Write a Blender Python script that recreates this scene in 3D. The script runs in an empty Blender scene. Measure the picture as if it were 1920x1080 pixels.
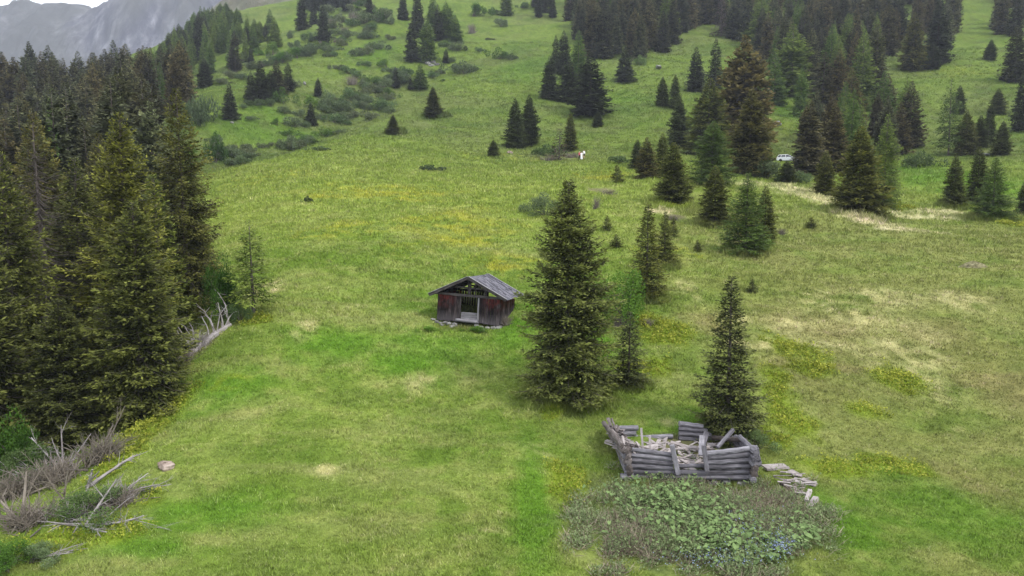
import bpy, math, random
import numpy as np
from mathutils import Vector, Matrix

# ------------------------------------------------------------------ scene, camera, light
sc = bpy.context.scene
COL = sc.collection
rad = math.radians
PITCH = rad(6.5)
FPX = 1371.0                      # focal length in photo pixels (1920 wide)
cam_d = bpy.data.cameras.new('camera')
cam_d.sensor_width = 36.0
cam_d.lens = FPX / 1920.0 * 36.0
cam_d.clip_start = 0.1
cam_d.clip_end = 20000
cam = bpy.data.objects.new('camera', cam_d)
COL.objects.link(cam)
cam.location = (0, 0, 0)
cam.rotation_euler = (rad(90) - PITCH, 0, 0)
sc.camera = cam

SUN_EL, SUN_ROT = rad(50), rad(125)      # high, behind the viewer and to the right, seen through cloud
world = bpy.data.worlds.new('World')
sc.world = world
world.use_nodes = True
wn, wl = world.node_tree.nodes, world.node_tree.links
wn.clear()
w_out = wn.new('ShaderNodeOutputWorld')
w_bg = wn.new('ShaderNodeBackground')
w_sky = wn.new('ShaderNodeTexSky')
w_sky.sky_type = 'NISHITA'
w_sky.sun_disc = False
w_sky.sun_elevation = SUN_EL
w_sky.sun_rotation = SUN_ROT
w_sky.altitude = 1800
w_sky.dust_density = 3.0
w_mix = wn.new('ShaderNodeMix'); w_mix.data_type = 'RGBA'
w_noise = wn.new('ShaderNodeTexNoise'); w_noise.inputs['Scale'].default_value = 2.2; w_noise.inputs['Detail'].default_value = 6
w_tc = wn.new('ShaderNodeTexCoord')
w_ramp = wn.new('ShaderNodeValToRGB')
w_ramp.color_ramp.elements[0].position = 0.3; w_ramp.color_ramp.elements[0].color = (6.6, 7.0, 7.8, 1)
w_ramp.color_ramp.elements[1].position = 0.7; w_ramp.color_ramp.elements[1].color = (10.5, 10.6, 10.8, 1)
wl.new(w_tc.outputs['Generated'], w_noise.inputs['Vector'])
wl.new(w_noise.outputs['Fac'], w_ramp.inputs['Fac'])
w_mix.inputs['Factor'].default_value = 0.85
wl.new(w_sky.outputs['Color'], w_mix.inputs['A'])
wl.new(w_ramp.outputs['Color'], w_mix.inputs['B'])
wl.new(w_mix.outputs['Result'], w_bg.inputs['Color'])
w_bg.inputs['Strength'].default_value = 0.112
wl.new(w_bg.outputs['Background'], w_out.inputs['Surface'])

sun_d = bpy.data.lights.new('sun', 'SUN')
sun_d.energy = 1.5
sun_d.angle = rad(10)
sun_d.color = (1.0, 0.955, 0.88)
sun = bpy.data.objects.new('sun', sun_d)
COL.objects.link(sun)
sun.rotation_euler = (rad(90) - SUN_EL, 0, math.pi - SUN_ROT)

sc.view_settings.view_transform = 'Standard'
sc.view_settings.look = 'None'
sc.view_settings.gamma = 1.0
sc.view_settings.use_curve_mapping = False
sc.view_settings.exposure = 1.22
sc.cycles.max_bounces = 6
sc.cycles.diffuse_bounces = 3
sc.cycles.transparent_max_bounces = 8
sc.cycles.volume_bounces = 0
sc.cycles.use_denoising = True
sc.cycles.denoising_prefilter = 'ACCURATE'

rng = np.random.default_rng(11)
random.seed(5)

# ------------------------------------------------------------------ noise + terrain
def _hash(ix, iy, seed):
    h = (ix.astype(np.int64) * 374761393 + iy.astype(np.int64) * 668265263 + seed * 1442695041) & 0xffffffff
    h = ((h ^ (h >> 13)) * 1274126177) & 0xffffffff
    return ((h ^ (h >> 16)) & 0xffff) / 65535.0

def vnoise(x, y, seed=0):
    x = np.asarray(x, float); y = np.asarray(y, float)
    ix, iy = np.floor(x), np.floor(y)
    fx, fy = x - ix, y - iy
    fx = fx * fx * fx * (fx * (fx * 6 - 15) + 10); fy = fy * fy * fy * (fy * (fy * 6 - 15) + 10)
    ix = ix.astype(np.int64); iy = iy.astype(np.int64)
    a, b = _hash(ix, iy, seed), _hash(ix + 1, iy, seed)
    c, d = _hash(ix, iy + 1, seed), _hash(ix + 1, iy + 1, seed)
    return (a * (1 - fx) + b * fx) * (1 - fy) + (c * (1 - fx) + d * fx) * fy

def fbm(x, y, seed=0, octv=4, gain=0.5):
    s = 0; a = 1.0; t = 0
    x = np.asarray(x, float); y = np.asarray(y, float)
    for i in range(octv):
        s = s + a * vnoise(x, y, seed + i * 17); t += a; a *= gain
        x, y = x * 1.93 + y * 0.37 + 5.1, y * 1.93 - x * 0.37 + 9.7
    return s / t

cP, sP = math.cos(PITCH), math.sin(PITCH)
def unproject(px, py, d):
    u, v = (px - 960) / FPX, (540 - py) / FPX
    return np.array([u * d, d * (cP + v * sP), d * (-sP + v * cP)])
def project(x, y, z):
    d = y * cP - z * sP
    w = y * sP + z * cP
    return 960 + FPX * x / d, 540 - FPX * w / d, d

TP = [ # photo pixel and distance of points of the land
 (960,1080,22),(300,1080,22),(1600,1080,22),(1900,1050,23.5),(1290,905,30),(700,850,31),(1700,850,33),(1900,900,30),
 (1066,745,37),(1500,700,40),(1800,700,41),(600,700,39),(360,705,38.5),(880,612,46.5),(640,560,49.5),(478,592,45),
 (1215,560,50),(1500,560,52),(1850,560,52),(1398,470,64),(1000,470,62),(640,470,59),(470,470,61),(1800,470,66),
 (1263,385,85),(1000,390,83),(600,390,79),(445,400,79),(1610,400,84),(1850,410,84),(1068,340,108),(800,330,110),
 (520,330,106),(415,328,112),(1340,345,105),(1480,345,110),(1700,350,108),(1900,345,104),(1090,298,150),(925,293,150),
 (700,290,138),(550,285,138),(1478,300,165),(1240,300,135),(1700,300,145),(1860,290,150),(737,253,172),(640,258,162),(700,224,185),(760,197,205),(820,174,222),
 (813,220,190),(1120,238,190),(1000,275,165),(1300,250,175),(1105,215,200),(1243,197,200),(850,160,232),(1000,170,225),
 (1305,173,225),(1450,180,225),(1700,230,190),(1870,213,190),(1710,132,240),(1855,113,250),(1172,153,240),(1000,100,290),
 (1210,125,260),(1330,60,320),(1000,20,380),(900,60,340),(1650,60,310),(1900,20,330),(1200,-100,480),(1600,-100,450),
 (900,-100,560),(1900,-100,450),(1460,110,280),
 # gully and the slope beyond it
 (430,335,142),(600,288,168),(430,300,170),(550,275,187),(640,263,186),(700,233,209),(760,207,229),(820,184,246),(640,238,216),(740,188,250),(432,222,195),(500,190,215),(583,233,212),
 (597,180,235),(650,190,230),(385,163,240),(480,120,290),(650,120,280),(700,150,262),(780,166,264),(770,115,290),(693,38,350),
 (567,55,340),(608,82,320),(800,20,380),(520,62,380),(600,-10,460),(440,90,330),(380,85,350),(430,48,400),(395,35,430),(420,90,560),(520,110,560),
 # the wood at the left
 (150,434,100),(150,330,150),(150,240,200),(150,190,250),(100,172,300),(250,190,250),(300,160,290),(340,120,340),(-200,440,100),
 (-200,250,200),(-300,170,300),(100,190,420),(20,900,35),(-120,850,38),(100,760,45),(260,790,36),(300,610,51),(200,560,60),(350,470,74),
 (100,520,74),(0,1000,25.5),(-300,1080,22),(250,900,28.5)]
WP = [(0,0,-15.5),(40,0,-15.5),(-40,0,-17),(0,-60,-24),(-80,-60,-30),(80,-60,-24),(60,30,-10),(-60,30,-17),(120,70,0),(200,120,18),(-200,60,-12),
 (-300,150,0),(300,600,250),(-500,600,10),(-250,800,20),(600,500,190),(800,0,90),(-800,0,-40),(0,-800,-160),(100,900,380),(300,200,60),(-400,300,30)]
_pts = np.array([unproject(*p) for p in TP] + [np.array(p, float) for p in WP])
_S = 100.0
def _U(r2):
    return np.where(r2 > 1e-12, 0.5 * r2 * np.log(np.maximum(r2, 1e-12)), 0.0)
_cx = _pts[:, :2] / _S
_n = len(_cx)
_d = np.hypot(_pts[:, 0], _pts[:, 1])
_A = np.zeros((_n + 3, _n + 3))
_A[:_n, :_n] = _U(((_cx[:, None] - _cx[None]) ** 2).sum(-1)) + np.diag(0.00025 * (1 + (_d / 100) ** 2))
_A[:_n, _n] = 1; _A[:_n, _n + 1:] = _cx
_A[_n, :_n] = 1; _A[_n + 1:, :_n] = _cx.T
_w = np.linalg.solve(_A, np.concatenate([_pts[:, 2], [0, 0, 0]]))
def tps(x, y):
    x = np.asarray(x, float).ravel() / _S; y = np.asarray(y, float).ravel() / _S
    out = np.empty_like(x)
    for i in range(0, len(x), 40000):
        xs, ys = x[i:i + 40000], y[i:i + 40000]
        r2 = (xs[:, None] - _cx[None, :, 0]) ** 2 + (ys[:, None] - _cx[None, :, 1]) ** 2
        out[i:i + 40000] = _U(r2) @ _w[:_n] + _w[_n] + xs * _w[_n + 1] + ys * _w[_n + 2]
    return out
def H(x, y):
    x = np.asarray(x, float); y = np.asarray(y, float)
    shp = x.shape
    x = x.ravel(); y = y.ravel()
    r = np.hypot(x, y)
    z = tps(x, y)
    far = np.clip((r - 650) / 500, 0, 1)
    z = z * (1 - far) + far * (-60)
    k = np.clip(r / 160, 0.25, 1)
    z = z + 0.75 * k * (fbm(x / 14, y / 9, 3, 3) - 0.5) * 2 + 0.20 * (fbm(x / 3.4, y / 2.6, 8, 3) - 0.5) * 2
    z = z + 0.06 * (fbm(x / 0.9, y / 0.8, 21, 2) - 0.5) * 2
    z = z + 0.45 * k * (fbm(x / 6.5 + y / 18, y / 4.2, 37, 3) - 0.5) * 2 + 1.0 * np.clip((r - 20) / 60, 0, 1) * (fbm(x / 27, y / 21, 39, 2) - 0.5)
    z = z + np.clip((r - 170) / 120, 0, 1) * 2.2 * (fbm(x / 30, y / 22, 31, 3) - 0.5) * 2
    return z.reshape(shp)
def hz(x, y):
    return float(H(np.array([x]), np.array([y]))[0])
def cast(px, py, dmin=13.0, dmax=700.0):
    """first point of the land seen at a photo pixel -> (point, distance)"""
    u, v = (px - 960) / FPX, (540 - py) / FPX
    t = np.geomspace(dmin, dmax, 900)
    x, y, z = u * t, t * (cP + v * sP), t * (-sP + v * cP)
    g = z - H(x, y)
    idx = np.where((g[:-1] > 0) & (g[1:] <= 0))[0]
    if len(idx) == 0:
        i = int(np.argmin(np.abs(g)))
        return np.array([x[i], y[i], float(hz(x[i], y[i]))]), t[i]
    i = idx[0]
    f = g[i] / (g[i] - g[i + 1])
    tt = t[i] + f * (t[i + 1] - t[i])
    X, Y = u * tt, tt * (cP + v * sP)
    return np.array([X, Y, hz(X, Y)]), tt
def at_depth(px, d):
    """the land below a photo column at distance d"""
    u = (px - 960) / FPX
    X = u * d; Y = d
    for _ in range(4):
        z = hz(X, Y); Y = (d + z * sP) / cP
    return np.array([X, Y, hz(X, Y)]), d
def height_for(P, d, top):
    _, py, d0 = project(*P)
    v0, vt = (540 - py) / FPX, (540 - top) / FPX
    return d0 * (vt - v0) / (cP + vt * sP)

# ------------------------------------------------------------------ object helpers
def tag(o, label=None, cat=None, group=None, kind=None):
    if label: o['label'] = label
    if cat: o['category'] = cat
    if group: o['group'] = group
    if kind: o['kind'] = kind
    return o
def empty(name, loc, label, cat, group=None, rz=0.0, scale=None, tilt=(0, 0)):
    o = bpy.data.objects.new(name, None)
    COL.objects.link(o)
    o.location = loc
    o.rotation_euler = (tilt[0], tilt[1], rz)
    o.empty_display_size = 0.3
    if scale: o.scale = scale
    return tag(o, label, cat, group)
def link(name, me, parent=None, color=None):
    o = bpy.data.objects.new(name, me)
    COL.objects.link(o)
    if parent: o.parent = parent
    if color is not None: o.color = (*color, 1)
    return o
def mesh_np(name, verts, faces, mats, fattr=None, vcol=None, uv=None, smooth=False, midx=None):
    """faces: one (n,k) array or a list of such arrays"""
    me = bpy.data.meshes.new(name)
    verts = np.asarray(verts, np.float32)
    fl = [faces] if not isinstance(faces, list) or isinstance(faces[0], tuple) else faces
    fl = [np.asarray(f, np.int32) for f in fl if len(f)]
    nl = sum(f.size for f in fl); nf = sum(len(f) for f in fl)
    me.vertices.add(len(verts)); me.vertices.foreach_set('co', verts.ravel())
    me.loops.add(nl); me.polygons.add(nf)
    me.loops.foreach_set('vertex_index', np.concatenate([f.ravel() for f in fl]))
    tot = np.concatenate([np.full(len(f), f.shape[1], np.int32) for f in fl])
    st = np.concatenate([[0], np.cumsum(tot)[:-1]]).astype(np.int32)
    me.polygons.foreach_set('loop_start', st)
    me.polygons.foreach_set('loop_total', tot)
    me.polygons.foreach_set('use_smooth', np.full(nf, smooth, bool))
    for m in (mats if isinstance(mats, list) else [mats]): me.materials.append(m)
    if midx is not None: me.polygons.foreach_set('material_index', np.asarray(midx, np.int32))
    for k, a in (fattr or {}).items():
        at = me.attributes.new(k, 'FLOAT', 'FACE'); at.data.foreach_set('value', np.asarray(a, np.float32))
    if vcol is not None:
        c = np.ones((len(verts), 4), np.float32); c[:, :3] = vcol
        at = me.attributes.new('col', 'FLOAT_COLOR', 'POINT'); at.data.foreach_set('color', c.ravel())
    if uv is not None:
        l = me.uv_layers.new(name='UVMap'); l.data.foreach_set('uv', np.asarray(uv, np.float32).ravel())
    me.update(calc_edges=True)
    me.validate()
    return me

class MB:
    """collects boxes, logs and tubes; build() links them as ONE mesh object"""
    def __init__(s): s.v = []; s.f4 = []; s.uv = []; s.n = 0; s.t = []
    def _add(s, v, f, uv, tint):
        s.v.append(np.asarray(v, float)); s.f4.append(np.asarray(f, int) + s.n); s.uv.append(np.asarray(uv, float)); s.n += len(v)
        s.t.append(np.full(len(f), tint))
    def box(s, c, size, R=None, tint=None, jit=0.0):
        """a board or block; the grain runs along its longest side"""
        c = np.asarray(c, float); h = np.asarray(size, float) / 2
        v = np.array([(x, y, z) for x in (-1, 1) for y in (-1, 1) for z in (-1, 1)], float) * h
        if jit: v += np.random.default_rng(abs(int((c[0] * 991 + c[1] * 577 + c[2] * 331) * 10)) + 7).uniform(-jit, jit, v.shape)
        lv = v.copy()
        if R is not None: v = v @ np.asarray(R, float).T
        v = v + c
        f = [(0, 1, 3, 2), (4, 6, 7, 5), (0, 4, 5, 1), (2, 3, 7, 6), (0, 2, 6, 4), (1, 5, 7, 3)]
        ax = int(np.argmax(size)); o = random.random() * 40
        uv = []
        for face in f:
            sp = [np.ptp(lv[list(face), k]) for k in range(3)]
            oth = [k for k in range(3) if k != ax]
            k2 = oth[0] if sp[oth[0]] > sp[oth[1]] else oth[1]
            for i in face: uv.append((lv[i, k2] + o, lv[i, ax] + o * 0.7))
        s._add(v, f, uv, random.random() if tint is None else tint)
    def beam(s, a, b, w, h, up=(0, 0, 1), tint=None, jit=0.0):
        a = np.asarray(a, float); b = np.asarray(b, float)
        d = b - a; L = np.linalg.norm(d); d /= L
        up = np.asarray(up, float); x = np.cross(up, d)
        if np.linalg.norm(x) < 1e-6: x = np.cross((1, 0, 0), d)
        x /= np.linalg.norm(x); z = np.cross(d, x)
        s.box((a + b) / 2, (w, L, h), np.stack([x, d, z], 1), tint, jit)
    def tube(s, pts, radii, sides=8, rough=0.0, tint=None, seed=0):
        pts = np.asarray(pts, float); n = len(pts); r = np.broadcast_to(np.asarray(radii, float), (n,)).copy()
        rg = np.random.default_rng(seed + 99)
        T = np.gradient(pts, axis=0); T /= np.maximum(np.linalg.norm(T, axis=1, keepdims=True), 1e-9)
        ref = np.array((0, 0, 1.0)) if abs(T[0, 2]) < 0.9 else np.array((1.0, 0, 0))
        X = np.cross(T, ref); X /= np.linalg.norm(X, axis=1, keepdims=True); Y = np.cross(T, X)
        a = np.arange(sides) * 2 * math.pi / sides
        rr = r[:, None] * (1 + rough * rg.uniform(-1, 1, (n, sides)) + rough * 1.2 * rg.uniform(-1, 1, (1, sides)))
        v = pts[:, None] + rr[..., None] * (np.cos(a)[None, :, None] * X[:, None] + np.sin(a)[None, :, None] * Y[:, None])
        v = v.reshape(-1, 3)
        seg = np.concatenate([[0], np.cumsum(np.linalg.norm(np.diff(pts, axis=0), axis=1))])
        o = random.random() * 40
        f = []; uv = []
        for i in range(n - 1):
            for j in range(sides):
                k = (j + 1) % sides
                f.append((i * sides + j, i * sides + k, (i + 1) * sides + k, (i + 1) * sides + j))
                p = 2 * math.pi * r.mean() / sides
                uv += [(j * p + o, seg[i] + o), ((j + 1) * p + o, seg[i] + o), ((j + 1) * p + o, seg[i + 1] + o), (j * p + o, seg[i + 1] + o)]
        b = len(v)
        v = np.vstack([v, pts[0] - T[0] * r[0] * 0.15, pts[-1] + T[-1] * r[-1] * 0.15])
        for j in range(0, sides, 2):
            k, l = (j + 1) % sides, (j + 2) % sides
            f.append((b, l, k, j)); f.append((b + 1, (n - 1) * sides + j, (n - 1) * sides + k, (n - 1) * sides + l))
            for base in (0, 1):
                uv += [(o, o), (o + .1, o), (o + .1, o + .1), (o, o + .1)]
        s._add(v, f, uv, random.random() if tint is None else tint)
    def log(s, a, b, r0, r1=None, sides=10, rough=0.06, bend=0.0, seed=0, tint=None):
        a = np.asarray(a, float); b = np.asarray(b, float); r1 = r0 if r1 is None else r1
        rg = np.random.default_rng(seed + 5)
        t = np.linspace(0, 1, 9)
        p = a + (b - a) * t[:, None]
        p += np.sin(t * math.pi)[:, None] * np.array((0, 0, 1)) * bend + rg.normal(0, 0.006, p.shape)
        s.tube(p, (r0 + (r1 - r0) * t) * (1 + rg.normal(0, 0.02, 9)), sides, rough, tint, seed)
    def stone(s, c, size, seed=0, tint=None):
        rg = np.random.default_rng(seed); nu, nv = 8, 6
        v = []
        for i in range(nv + 1):
            th = math.pi * i / nv
            for j in range(nu):
                ph = 2 * math.pi * j / nu
                d = np.array((math.sin(th) * math.cos(ph), math.sin(th) * math.sin(ph), math.cos(th)))
                d = np.sign(d) * np.abs(d) ** 0.7
                v.append(d * (1 + rg.uniform(-.16, .16)))
        v = np.array(v) * np.asarray(size) / 2
        a = rg.uniform(0, 6.28); R = np.array(((math.cos(a), -math.sin(a), 0), (math.sin(a), math.cos(a), 0), (0, 0, 1)))
        v = v @ R.T + np.asarray(c)
        f = [(i * nu + j, (i + 1) * nu + j, (i + 1) * nu + (j + 1) % nu, i * nu + (j + 1) % nu) for i in range(nv) for j in range(nu)]
        s._add(v, f, np.zeros((len(f) * 4, 2)), random.random() if tint is None else tint)
    def build(s, name, mat, parent=None, smooth=False):
        me = mesh_np(name, np.vstack(s.v), np.vstack(s.f4), mat, {'tint': np.concatenate(s.t)}, uv=np.vstack(s.uv), smooth=smooth)
        return link(name, me, parent)

# ------------------------------------------------------------------ materials
def new_mat(name, rough=0.8, spec=0.2):
    m = bpy.data.materials.new(name); m.use_nodes = True
    nt = m.node_tree; b = nt.nodes['Principled BSDF']
    b.inputs['Roughness'].default_value = rough
    b.inputs['Specular IOR Level'].default_value = spec
    return m, nt, b
def N(nt, t, **kw):
    n = nt.nodes.new(t)
    for k, v in kw.items():
        if k in n.inputs: n.inputs[k].default_value = v
        else: setattr(n, k, v)
    return n
def mixc(nt, fac, a, b, blend='MIX'):
    n = nt.nodes.new('ShaderNodeMix'); n.data_type = 'RGBA'; n.blend_type = blend
    for key, val in (('Factor', fac), ('A', a), ('B', b)):
        s = [i for i in n.inputs if i.name == key and i.type == ('VALUE' if key == 'Factor' else 'RGBA')][0]
        if hasattr(val, 'is_output') or isinstance(val, bpy.types.NodeSocket): nt.links.new(val, s)
        else: s.default_value = (*val, 1) if isinstance(val, tuple) else val
    return [o for o in n.outputs if o.type == 'RGBA'][0]
def ramp(nt, src, stops):
    n = nt.nodes.new('ShaderNodeValToRGB')
    while len(n.color_ramp.elements) < len(stops): n.color_ramp.elements.new(0.5)
    for e, (p, c) in zip(n.color_ramp.elements, stops):
        e.position = p; e.color = (*c, 1) if isinstance(c, tuple) else (c, c, c, 1)
    nt.links.new(src, n.inputs['Fac'])
    return n.outputs['Color']
def math_n(nt, op, a, b=None, clamp=False):
    n = nt.nodes.new('ShaderNodeMath'); n.operation = op; n.use_clamp = clamp
    for i, v in enumerate((a, b)):
        if v is None: continue
        if isinstance(v, bpy.types.NodeSocket): nt.links.new(v, n.inputs[i])
        else: n.inputs[i].default_value = v
    return n.outputs[0]
def bump(nt, b, src, strength=0.3, dist=0.05):
    n = N(nt, 'ShaderNodeBump', Strength=strength, Distance=dist)
    nt.links.new(src, n.inputs['Height']); nt.links.new(n.outputs['Normal'], b.inputs['Normal'])

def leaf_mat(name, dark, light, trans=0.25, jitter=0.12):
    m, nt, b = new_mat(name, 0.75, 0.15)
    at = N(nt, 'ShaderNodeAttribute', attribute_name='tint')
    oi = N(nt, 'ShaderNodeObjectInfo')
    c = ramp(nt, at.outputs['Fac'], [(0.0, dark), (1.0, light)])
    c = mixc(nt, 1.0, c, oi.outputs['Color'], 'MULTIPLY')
    hs = N(nt, 'ShaderNodeHueSaturation')
    nt.links.new(c, hs.inputs['Color'])
    nt.links.new(math_n(nt, 'MULTIPLY_ADD', oi.outputs['Random'], jitter * 2), hs.inputs['Value'])
    hs.inputs['Value'].links[0].from_node.inputs[2].default_value = 1 - jitter
    nt.links.new(hs.outputs['Color'], b.inputs['Base Color'])
    tr = N(nt, 'ShaderNodeBsdfTranslucent'); nt.links.new(hs.outputs['Color'], tr.inputs['Color'])
    ms = N(nt, 'ShaderNodeMixShader'); ms.inputs[0].default_value = trans
    nt.links.new(b.outputs[0], ms.inputs[1]); nt.links.new(tr.outputs[0], ms.inputs[2])
    nt.links.new(ms.outputs[0], nt.nodes['Material Output'].inputs['Surface'])
    return m
def wood_mat(name, stops, grain=(26, 1.6), rough=0.85, tintamt=0.5, red=None):
    m, nt, b = new_mat(name, rough, 0.15)
    uv = N(nt, 'ShaderNodeUVMap'); mp = N(nt, 'ShaderNodeMapping')
    mp.inputs['Scale'].default_value = (grain[0], grain[1], 1)
    nt.links.new(uv.outputs['UV'], mp.inputs['Vector'])
    n1 = N(nt, 'ShaderNodeTexNoise', Scale=1.0, Detail=7.0, Roughness=0.65); nt.links.new(mp.outputs[0], n1.inputs['Vector'])
    n2 = N(nt, 'ShaderNodeTexNoise', Scale=2.2, Detail=4.0); nt.links.new(uv.outputs['UV'], n2.inputs['Vector'])
    f = math_n(nt, 'ADD', math_n(nt, 'MULTIPLY', n1.outputs['Fac'], 0.65), math_n(nt, 'MULTIPLY', n2.outputs['Fac'], 0.35))
    at = N(nt, 'ShaderNodeAttribute', attribute_name='tint')
    f = math_n(nt, 'ADD', f, math_n(nt, 'MULTIPLY', math_n(nt, 'SUBTRACT', at.outputs['Fac'], 0.5), 0.3 * tintamt))
    c = ramp(nt, f, stops)
    if red:
        tc = N(nt, 'ShaderNodeTexCoord'); sp = N(nt, 'ShaderNodeSeparateXYZ'); nt.links.new(tc.outputs['Object'], sp.inputs[0])
        nr = N(nt, 'ShaderNodeTexNoise', Scale=3.0, Detail=3.0); nt.links.new(uv.outputs['UV'], nr.inputs['Vector'])
        up = math_n(nt, 'MULTIPLY', math_n(nt, 'SUBTRACT', sp.outputs['Z'], red[0]), 1.1, True)
        side = math_n(nt, 'MULTIPLY', math_n(nt, 'SUBTRACT', math_n(nt, 'ABSOLUTE', sp.outputs['X']), red[1]), 1.6, True)
        k = math_n(nt, 'MULTIPLY', math_n(nt, 'MULTIPLY', up, side), ramp(nt, nr.outputs['Fac'], [(0.36, 0.0), (0.6, 1.0)]))
        c = mixc(nt, math_n(nt, 'MULTIPLY', k, 1.0, True), c, (0.135, 0.022, 0.018))
        lo = math_n(nt, 'SUBTRACT', 1.0, math_n(nt, 'MULTIPLY', sp.outputs['Z'], 1.5), True)
        c = mixc(nt, math_n(nt, 'MULTIPLY', lo, 0.35), c, (0.20, 0.18, 0.19))
    nt.links.new(c, b.inputs['Base Color'])
    bump(nt, b, n1.outputs['Fac'], 0.5, 0.02)
    return m

M = {}
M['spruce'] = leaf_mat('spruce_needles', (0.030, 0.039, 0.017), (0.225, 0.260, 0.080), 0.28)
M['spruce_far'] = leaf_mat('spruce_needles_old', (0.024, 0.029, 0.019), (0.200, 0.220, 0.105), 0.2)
M['larch'] = leaf_mat('larch_needles', (0.070, 0.105, 0.032), (0.235, 0.300, 0.082), 0.4)
M['leaf'] = leaf_mat('broad_leaves', (0.05, 0.10, 0.018), (0.16, 0.26, 0.05), 0.35)
M['willow'] = leaf_mat('willow_leaves', (0.055, 0.085, 0.035), (0.205, 0.26, 0.125), 0.3)
M['dryneedle'] = leaf_mat('dry_needles', (0.05, 0.036, 0.030), (0.21, 0.155, 0.125), 0.1)
M['drystem'] = leaf_mat('dry_weed_stem', (0.15, 0.12, 0.085), (0.40, 0.34, 0.255), 0.1)
M['dock'] = leaf_mat('dock_leaf', (0.06, 0.10, 0.035), (0.21, 0.30, 0.11), 0.28)
M['weed'] = leaf_mat('weed_leaf', (0.10, 0.15, 0.055), (0.30, 0.36, 0.17), 0.35)
M['bilberry'] = leaf_mat('bilberry_leaf', (0.12, 0.155, 0.02), (0.37, 0.39, 0.055), 0.35)
M['blueflower'] = leaf_mat('flower_petal_blue', (0.22, 0.28, 0.5), (0.45, 0.52, 0.8), 0.2)
M['yellowflower'] = leaf_mat('flower_petal_yellow', (0.5, 0.38, 0.02), (0.75, 0.6, 0.05), 0.2)
M['bark'] = wood_mat('spruce_bark', [(0.25, (0.045, 0.035, 0.03)), (0.55, (0.12, 0.10, 0.09)), (0.8, (0.22, 0.2, 0.185))], (14, 5))
M['deadwood'] = wood_mat('bleached_dead_wood', [(0.25, (0.10, 0.085, 0.08)), (0.5, (0.27, 0.245, 0.24)), (0.75, (0.52, 0.49, 0.48))], (30, 3))
M['deadtwig'] = wood_mat('dark_dead_twigs', [(0.25, (0.065, 0.055, 0.043)), (0.5, (0.17, 0.145, 0.118)), (0.8, (0.34, 0.30, 0.25))], (30, 3))
M['greylog'] = wood_mat('weathered_grey_log', [(0.25, (0.022, 0.020, 0.022)), (0.42, (0.10, 0.094, 0.105)), (0.60, (0.225, 0.215, 0.235)), (0.8, (0.42, 0.41, 0.43))], (22, 1.1), 0.85, 0.6)
M['rotlog'] = wood_mat('rotten_log', [(0.25, (0.018, 0.016, 0.015)), (0.45, (0.085, 0.070, 0.064)), (0.65, (0.21, 0.185, 0.178)), (0.85, (0.38, 0.36, 0.36))], (24, 2.2))
M['splinter'] = wood_mat('splintered_board', [(0.25, (0.10, 0.085, 0.08)), (0.5, (0.30, 0.265, 0.255)), (0.8, (0.58, 0.53, 0.52))], (30, 2))
M['hutboard'] = wood_mat('dark_hut_board', [(0.34, (0.007, 0.006, 0.007)), (0.50, (0.022, 0.016, 0.017)), (0.62, (0.075, 0.058, 0.060)), (0.78, (0.24, 0.21, 0.22))], (34, 0.9), 0.85, 0.7, red=(0.75, 0.75))
M['hutdark'] = wood_mat('hut_beam', [(0.28, (0.012, 0.010, 0.010)), (0.5, (0.05, 0.042, 0.042)), (0.8, (0.16, 0.145, 0.15))], (26, 1.2))
M['hutgrey'] = wood_mat('hut_grey_plank', [(0.25, (0.06, 0.056, 0.06)), (0.48, (0.21, 0.20, 0.215)), (0.8, (0.45, 0.44, 0.46))], (26, 1.2))
M['roof'] = wood_mat('roof_shingle', [(0.28, (0.028, 0.027, 0.033)), (0.48, (0.085, 0.082, 0.098)), (0.62, (0.145, 0.14, 0.165)), (0.85, (0.26, 0.25, 0.28))], (10, 3.0), 0.9, 1.3)

def stone_mat(name, a, b_, c_, scale=3.0):
    m, nt, b = new_mat(name, 0.9, 0.2)
    tc = N(nt, 'ShaderNodeTexCoord'); n1 = N(nt, 'ShaderNodeTexNoise', Scale=scale, Detail=8.0); nt.links.new(tc.outputs['Object'], n1.inputs['Vector'])
    at = N(nt, 'ShaderNodeAttribute', attribute_name='tint')
    f = math_n(nt, 'ADD', n1.outputs['Fac'], math_n(nt, 'MULTIPLY', math_n(nt, 'SUBTRACT', at.outputs['Fac'], 0.5), 0.2))
    nt.links.new(ramp(nt, f, [(0.3, a), (0.5, b_), (0.7, c_)]), b.inputs['Base Color'])
    bump(nt, b, n1.outputs['Fac'], 0.6, 0.05)
    return m
M['stone'] = stone_mat('grey_stone', (0.09, 0.088, 0.08), (0.20, 0.195, 0.185), (0.36, 0.35, 0.33))
M['boulder'] = stone_mat('pinkish_boulder', (0.13, 0.095, 0.075), (0.27, 0.21, 0.17), (0.42, 0.35, 0.30))
def plain(name, c, rough=0.5, spec=0.5, metal=0.0):
    m, nt, b = new_mat(name, rough, spec); b.inputs['Metallic'].default_value = metal
    n1 = N(nt, 'ShaderNodeTexNoise', Scale=9.0, Detail=3.0)
    nt.links.new(mixc(nt, n1.outputs['Fac'], tuple(x * 0.88 for x in c), tuple(min(1, x * 1.1) for x in c)), b.inputs['Base Color'])
    return m

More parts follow.
